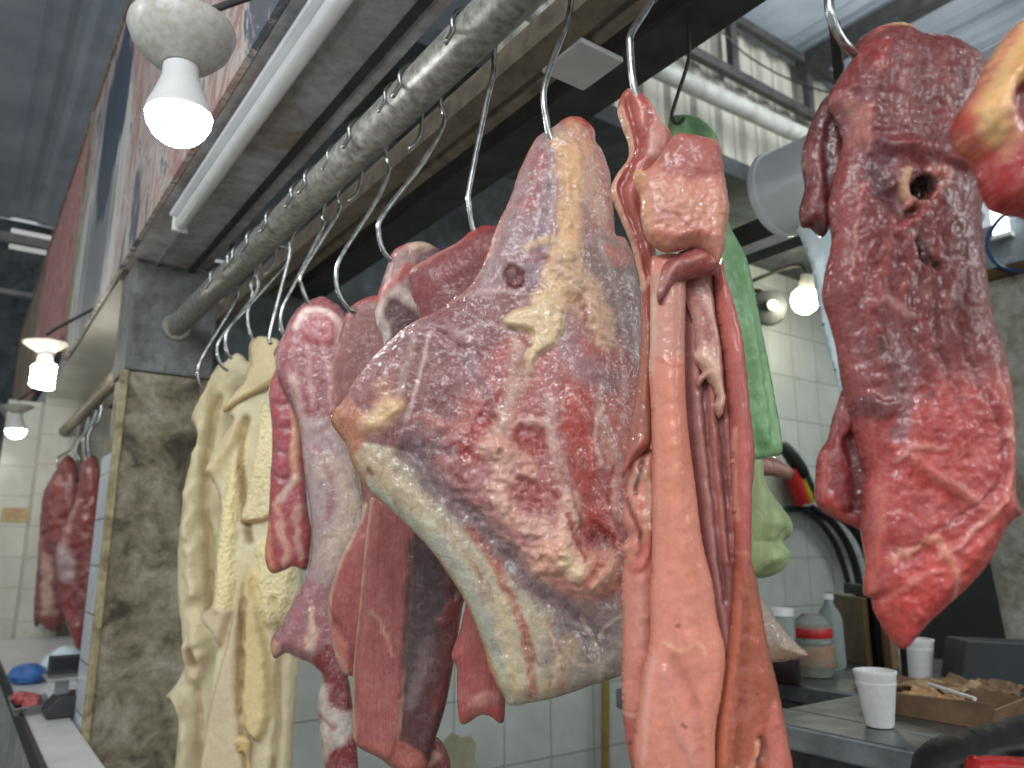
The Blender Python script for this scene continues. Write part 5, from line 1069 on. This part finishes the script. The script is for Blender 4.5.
a, b = on_counter(906, 686), at(898, 580, 1.95)
tag(MB(a).tube([a+np.array([0, 0, .003]), b], .008, 8).build('black_rod', M['black'], smooth=True), 'thin black rod standing on the counter under the red cut', 'rod')
# food tray, papers, straw
tc = on_counter(940, 716)+np.array([0.02, .0, 0])
ty = tag(empty('cardboard_tray', tc), 'torn brown cardboard tray of food on the counter', 'tray')
def basket(o, c, lx, ly, h, t=.004):
    mb = MB(o); x, y, z = c
    mb.prism([(x-lx, y-ly, z+.001), (x+lx, y-ly, z+.001), (x+lx, y+ly, z+.001), (x-lx, y+ly, z+.001)], (0, 0, t))
    f_ = 1.18
    for (ax, ay, bx, by) in ((-1, -1, 1, -1), (1, -1, 1, 1), (1, 1, -1, 1), (-1, 1, -1, -1)):
        A_ = np.array([x+ax*lx, y+ay*ly, z+t]); B_ = np.array([x+bx*lx, y+by*ly, z+t]); C_ = np.array([x+bx*lx*f_, y+by*ly*f_, z+h]); D_ = np.array([x+ax*lx*f_, y+ay*ly*f_, z+h*.8])
        nn = np.cross(B_-A_, D_-A_); nn /= np.linalg.norm(nn); mb.prism([A_, B_, C_, D_], nn*-t)
    return mb
basket(tc, tc, .085, .13, .055).build('tray', M['card'], ty)
def crumple(name, px, py, z, rx, ry, mat, parent, seed, amp=.02, thick=.002, org=None):
    c = on_counter(px, py)+np.array([0, 0, z]); n = 18; V = []; 
    for t in (0, thick):
        for i in range(n+1):
            for j in range(n+1):
                u, v = i/n*2-1, j/n*2-1
                rr = 1-.18*vnoise(np.array(3*math.atan2(v, u+.001)+9), np.array(seed*1.3), seed)
                zz = (fbm(np.array(u*50+100), np.array(v*50+100), 30, 4, seed)-.5)*2*amp
                V.append(c+np.array([u*rx*rr, v*ry*rr, float(zz)+t]))
    m_ = (n+1)**2; g_ = lambda i, j, k: k*m_+i*(n+1)+j
    Fc = []
    for i in range(n):
        for j in range(n):
            Fc.append((g_(i, j, 0), g_(i, j+1, 0), g_(i+1, j+1, 0), g_(i+1, j, 0))); Fc.append((g_(i, j, 1), g_(i+1, j, 1), g_(i+1, j+1, 1), g_(i, j+1, 1)))
    for i in range(n):
        Fc += [(g_(i, 0, 0), g_(i+1, 0, 0), g_(i+1, 0, 1), g_(i, 0, 1)), (g_(i, n, 0), g_(i, n, 1), g_(i+1, n, 1), g_(i+1, n, 0)), (g_(0, i, 0), g_(0, i, 1), g_(0, i+1, 1), g_(0, i+1, 0)), (g_(n, i, 0), g_(n, i+1, 0), g_(n, i+1, 1), g_(n, i, 1))]
    return MB(parent.location if parent else c).add(V, Fc).build(name, mat, parent, smooth=False)
crumple('paper_liner', 938, 706, .045, .075, .08, M['paper'], ty, 3, .03)
crumple('food', 930, 716, .03, .05, .06, simple('pale crumbs of food', (196, 160, 118), .8, 0, (160, 110, 66), 60, .5, 200), ty, 5, .02, .015)
o = crumple('kraft_paper', 982, 700, .03, .07, .10, M['card'], None, 8, .03); tag(o, 'crumpled brown paper beside the cardboard tray', 'paper')
a, b = at(929, 684, 1.78), at(975, 699, 1.62)
tag(MB(a).tube([a, b], .0045, 8).build('white_straw', M['whiteplastic'], smooth=True), 'white straw lying across the cardboard tray', 'straw')
# dark bag and red thing at the lower right corner
bg = slab('black_bag', [(915, 768), (925, 748), (945, 736), (975, 728), (1000, 722), (1030, 714), (1060, 720), (1060, 830), (915, 830)], at(960, 750, 1.15), (255, 255, 255), [L([(935, 752), (980, 740), (1024, 735)], 5, None, 0, .012)], T=.05, R=.05, mat=M['black'], step=3.5, seed=121, n_amp=.006, rag=.5)
tag(bg, 'black bag at the lower right corner of the picture', 'bag')
rd = slab('red_crate', [(968, 762), (980, 756), (1024, 757), (1070, 760), (1070, 830), (968, 830)], at(1000, 765, 1.07), (255, 255, 255), [], T=.02, R=.012, mat=M['red'], step=3.5, seed=122, n_amp=.001, rag=.3)
tag(rd, 'red plastic crate rim in the lower right corner', 'crate')
# dark panels beyond the counter
def panel(name, poly, d, th, mat, label, cat):
    P = [at(x, y, d) for x, y in poly]
    return tag(MB(P[0]).prism(P, tuple(-yawed(0)*th)).build(name, mat, bevel=.005), label, cat)
panel('dark_apron', [(952, 520), (982, 520), (1008, 645), (1012, 700), (905, 700), (910, 600)], 2.9, .04, M['black'], 'tall black apron hanging beyond the foam cups', 'apron')
gx = panel('grey_case', [(966, 640), (1060, 644), (1060, 692), (960, 686)], 2.02, .10, M['grey_box'], 'dark grey plastic case behind the cardboard tray', 'case')
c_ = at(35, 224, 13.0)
struct('roof_end_glow', MB(c_).box(c_[0]-.35, c_[0]+.3, 11.9, 11.94, 4.0+CZ-.02, 4.0+CZ+.26), glow('roof sheet reflection glow', (1, .98, .9, 1), .3))  # glowing panel standing in for a bright reflection at the roof sheet end
# dark ring and daylight above the plaster wall
c_ = onX(np.array(1024.), np.array(238.), 3.25)
ring = [c_+np.array([0, math.cos(a)*.13, math.sin(a)*.13]) for a in np.linspace(0, 2*math.pi, 40)]
tag(MB(c_).tube(ring, .008, 8, 0).build('wire_ring', simple('blue enamelled wire', (40, 70, 110), .4), smooth=True), 'dark blue ring hanging above the plaster wall at right edge', 'ring')
a, b = onX(np.array(995.), np.array(204.), 5.5), onX(np.array(995.), np.array(232.), 5.5)
struct('window_1', MB(a).box(5.56, 5.6, a[1]-.03, a[1]+.06, b[2], a[2]), M['daylight'])
struct('window_2', MB(a).box(5.55, 5.615, a[1]-.05, a[1]+.08, b[2]-.03, b[2]-.002), M['pvc'])
# pale scrap of board at floor behind
o = panel('torn_card', [(443, 742), (452, 732), (462, 738), (470, 735), (476, 744), (474, 756), (478, 768), (478, 800), (448, 800)], 2.6, .01, simple('pale greenish board', (178, 176, 150), .8, 0, (150, 146, 118), 10), 'pale torn board leaning at the tiled wall below the loin', 'board')
# small white plate on the ceiling beams
q_ = onZ(580., 62., .936)
o = MB(q_).box(q_[0]-.05, q_[0]+.06, q_[1]-.06, q_[1]+.06, CZ+.926, CZ+.937).build('white_plate', M['whiteplastic'], bevel=.003)
tag(o, 'small white square plate among the dark ceiling beams', 'plate')

# ================================================================== NEXT STALL (left, beyond the pillar)
def farmeat(out, X_, label, base, feats, seed):
    c_ = onX(np.array(float(out[0][0])), np.array(float(out[0][1])), X_)
    o = slab('hanging_meat', out, c_, base, feats, T=.05, R=.07, mat=M['beef'], step=2.0, seed=seed, n_amp=.02, n_s=10, rag=1.2)
    tag(o, label, 'meat'); return c_
fm1 = farmeat([(62, 460), (70, 456), (78, 470), (80, 520), (76, 570), (70, 600), (60, 628), (48, 630), (40, 622), (36, 628), (34, 610), (38, 560), (42, 500), (52, 478)], .52, 'dark red hanging meat nearest the far tiles of the next stall', (128, 52, 54),
    [L([(50, 560), (52, 610)], 6, (206, 170, 160), .85, .01, nz=.2), L([(40, 480), (44, 560)], 3, (180, 96, 90), .7, .01), L([(60, 480), (62, 540)], 4, (170, 80, 80), .6, .01, nz=.3)], 201)
fm2 = farmeat([(84, 462), (92, 455), (100, 470), (99, 560), (90, 620), (82, 655), (74, 640), (66, 620), (62, 600), (56, 560), (60, 530), (74, 505)], .52, 'hanging meat with a silvery patch, closest to the pillar in the next stall', (146, 58, 60),
    [L([(66, 550), (72, 572)], 9, (184, 160, 176), .85, .012, nz=.2), L([(80, 500), (72, 540)], 4, (206, 150, 140), .7, .01), L([(82, 560), (86, 610)], 4, (110, 34, 36), .7, -.01)], 202)
fm3 = farmeat([(0, 520), (6, 500), (10, 530), (8, 580), (4, 610), (-6, 620), (-8, 540)], .3, 'sliver of hanging meat at the far left edge', (150, 84, 70), [], 203)
tag(MB((.3, 4.6, 2.0)).tube([at(4, 500, 5.4), at(3, 470, 5.4), at(6, 455, 5.4)], .01, 8, 4).build('meat_hook', M['steel'], smooth=True), 'tiny steel hook above the sliver of meat at far left', 'hook')
for k, (cx, px, tp) in enumerate(((95, [(100, 398), (94, 420), (80, 440), (76, 452), (80, 462)], fm1), (101, [(104, 394), (99, 420), (92, 428), (88, 440), (90, 458)], fm2), (70, [(74, 436), (70, 450), (60, 456), (56, 462), (58, 472)], fm1), (88, [(92, 410), (84, 440), (86, 470), (88, 486)], fm2))):
    Yh = rail_Y(cx)*.97
    P = [onY(np.array(float(x)), np.array(float(y)), Yh) for x, y in px]
    ob = MB(P[0]).tube(P, .007, 8, 5).build('meat_hook', M['steel'], smooth=True)
    tag(ob, ['first steel hook on the next stall rail', 'steel hook beside the pillar on the next stall rail', 'farthest steel hook on the next stall rail', 'long steel hook between the two meats of the next stall'][k], 'hook')
# its counter: white slab, glass front, scale, trays
HC = -.55; Z2 = CZ+HC
c2 = tag(empty('white_counter', (.3, 3.2, 0)), 'white counter of the next stall at the lower left', 'counter')
MB(c2.location).box(.27, .395, 2.35, 5.93, Z2-.04, Z2).box(.395, 1.1, 3.13, 5.93, Z2-.04, Z2).build('worktop', M['whiteplastic'], c2, bevel=.005)
MB(c2.location).box(.29, .30, 2.38, 5.9, .0, Z2-.045).build('front_panel', simple('pale ribbed front', (176, 178, 160), .4, 0, (140, 150, 120), 6), c2)
MB(c2.location).box(.255, .268, 2.35, 5.93, Z2-.045, Z2+.008).build('dark_edge', M['black'], c2)
for k in range(12):
    MB(c2.location).box(.27, .288, 2.45+k*.29, 2.46+k*.29, .1, Z2-.046).build('upright', M['silver'], c2)
def onc(px, py): return onZ(np.array(float(px)), np.array(float(py)), HC)
p = onc(59, 716)
sc_ = tag(empty('weighing_scale', p), 'grey weighing scale on the white counter at lower left', 'scale')
x, y, z = p
MB(p).prism([(x-.045, y-.06, z+.002), (x+.055, y-.06, z+.002), (x+.055, y-.06, z+.07), (x-.01, y-.06, z+.07), (x-.045, y-.06, z+.03)], (0, .14, 0)).build('scale_body', M['grey_box'], sc_, bevel=.004)
MB(p).box(x-.02, x+.02, y, y+.03, z+.068, z+.12).build('column', M['silver'], sc_)
MB(p).box(x-.055, x+.07, y-.06, y+.09, z+.12, z+.128).build('weighing_plate', M['silver'], sc_, bevel=.002)
dsp = MB(p).box(x-.045, x+.06, y+.05, y+.06, z+.128, z+.19).build('display', M['grey_box'], sc_, bevel=.002)
MB(p).box(x-.035, x+.05, y+.0475, y+.0495, z+.14, z+.18).build('display_glass', M['black'], dsp)
p = onc(30, 712)
mt = tag(empty('meat_tray', p), 'steel tray of cut meat on the white counter', 'tray')
basket(p, p+np.array([.0, .05, .001]), .05, .11, .03).build('tray', M['silver'], mt)
for k in range(5):
    q0 = p+np.array([random.uniform(-.012, .012), .05-.084+k*.042, .024])
    o = MB(q0).lathe([(0, -.014), (.02, -.012), (.03, 0), (.025, .016), (.01, .024), (0, .025)], q0, (.2*random.uniform(-1, 1), .3, 1), 14).build('meat_chunk', simple('red chunk %d' % k, (170, 50, 50), .35, 0, (206, 130, 124), 40, .6, 90) if k == 0 else bpy.data.materials['red chunk 0'], smooth=True)
    for v in o.data.vertices:
        v.co *= 1+.25*math.sin(v.co.x*90+k)+.2*math.sin(v.co.y*70+k*2)
    tag(o, ['red meat chunk nearest the scale end of the steel tray', 'second red chunk from the near end of the steel tray', 'middle red chunk in the steel tray', 'fourth red chunk from the near end of the steel tray', 'red meat chunk at the far end of the steel tray'][k], 'meat', 'meat chunks in the steel tray')
p = onc(24, 690)
o = MB(p).lathe([(0, .004), (.06, .005), (.075, .03), (.06, .06), (.03, .075), (0, .078)], p+np.array([.02, .18, .002]), (0.05, 0, 1), 20).build('blue_bag', M['blue'], smooth=True)
tag(o, 'crumpled bright blue bag on the white counter', 'bag')
p = onc(48, 694)
tag(MB(p).lathe([(0, .002), (.09, .002), (.10, .03), (.08, .09), (.03, .13), (0, .135)], p+np.array([.09, .40, 0]), (0, 0, 1), 20).build('paper_bundle', M['film'], smooth=True), 'white wrapped bundle behind the blue bag', 'bundle')
# warm sticker strip on far tiles
MBs = MB((.24, 6.19, CZ)); MBs.box(.25, .6, 6.185, 6.198, CZ+.18, CZ+.27); o = MBs.build('notice_strip', simple('yellowed notice', (206, 186, 130), .6, 0, (186, 140, 110), 25)); tag(o, 'yellowed paper notice on the far tiles', 'notice')

for o in bpy.data.objects:
    if '_org' in o.keys(): del o['_org']
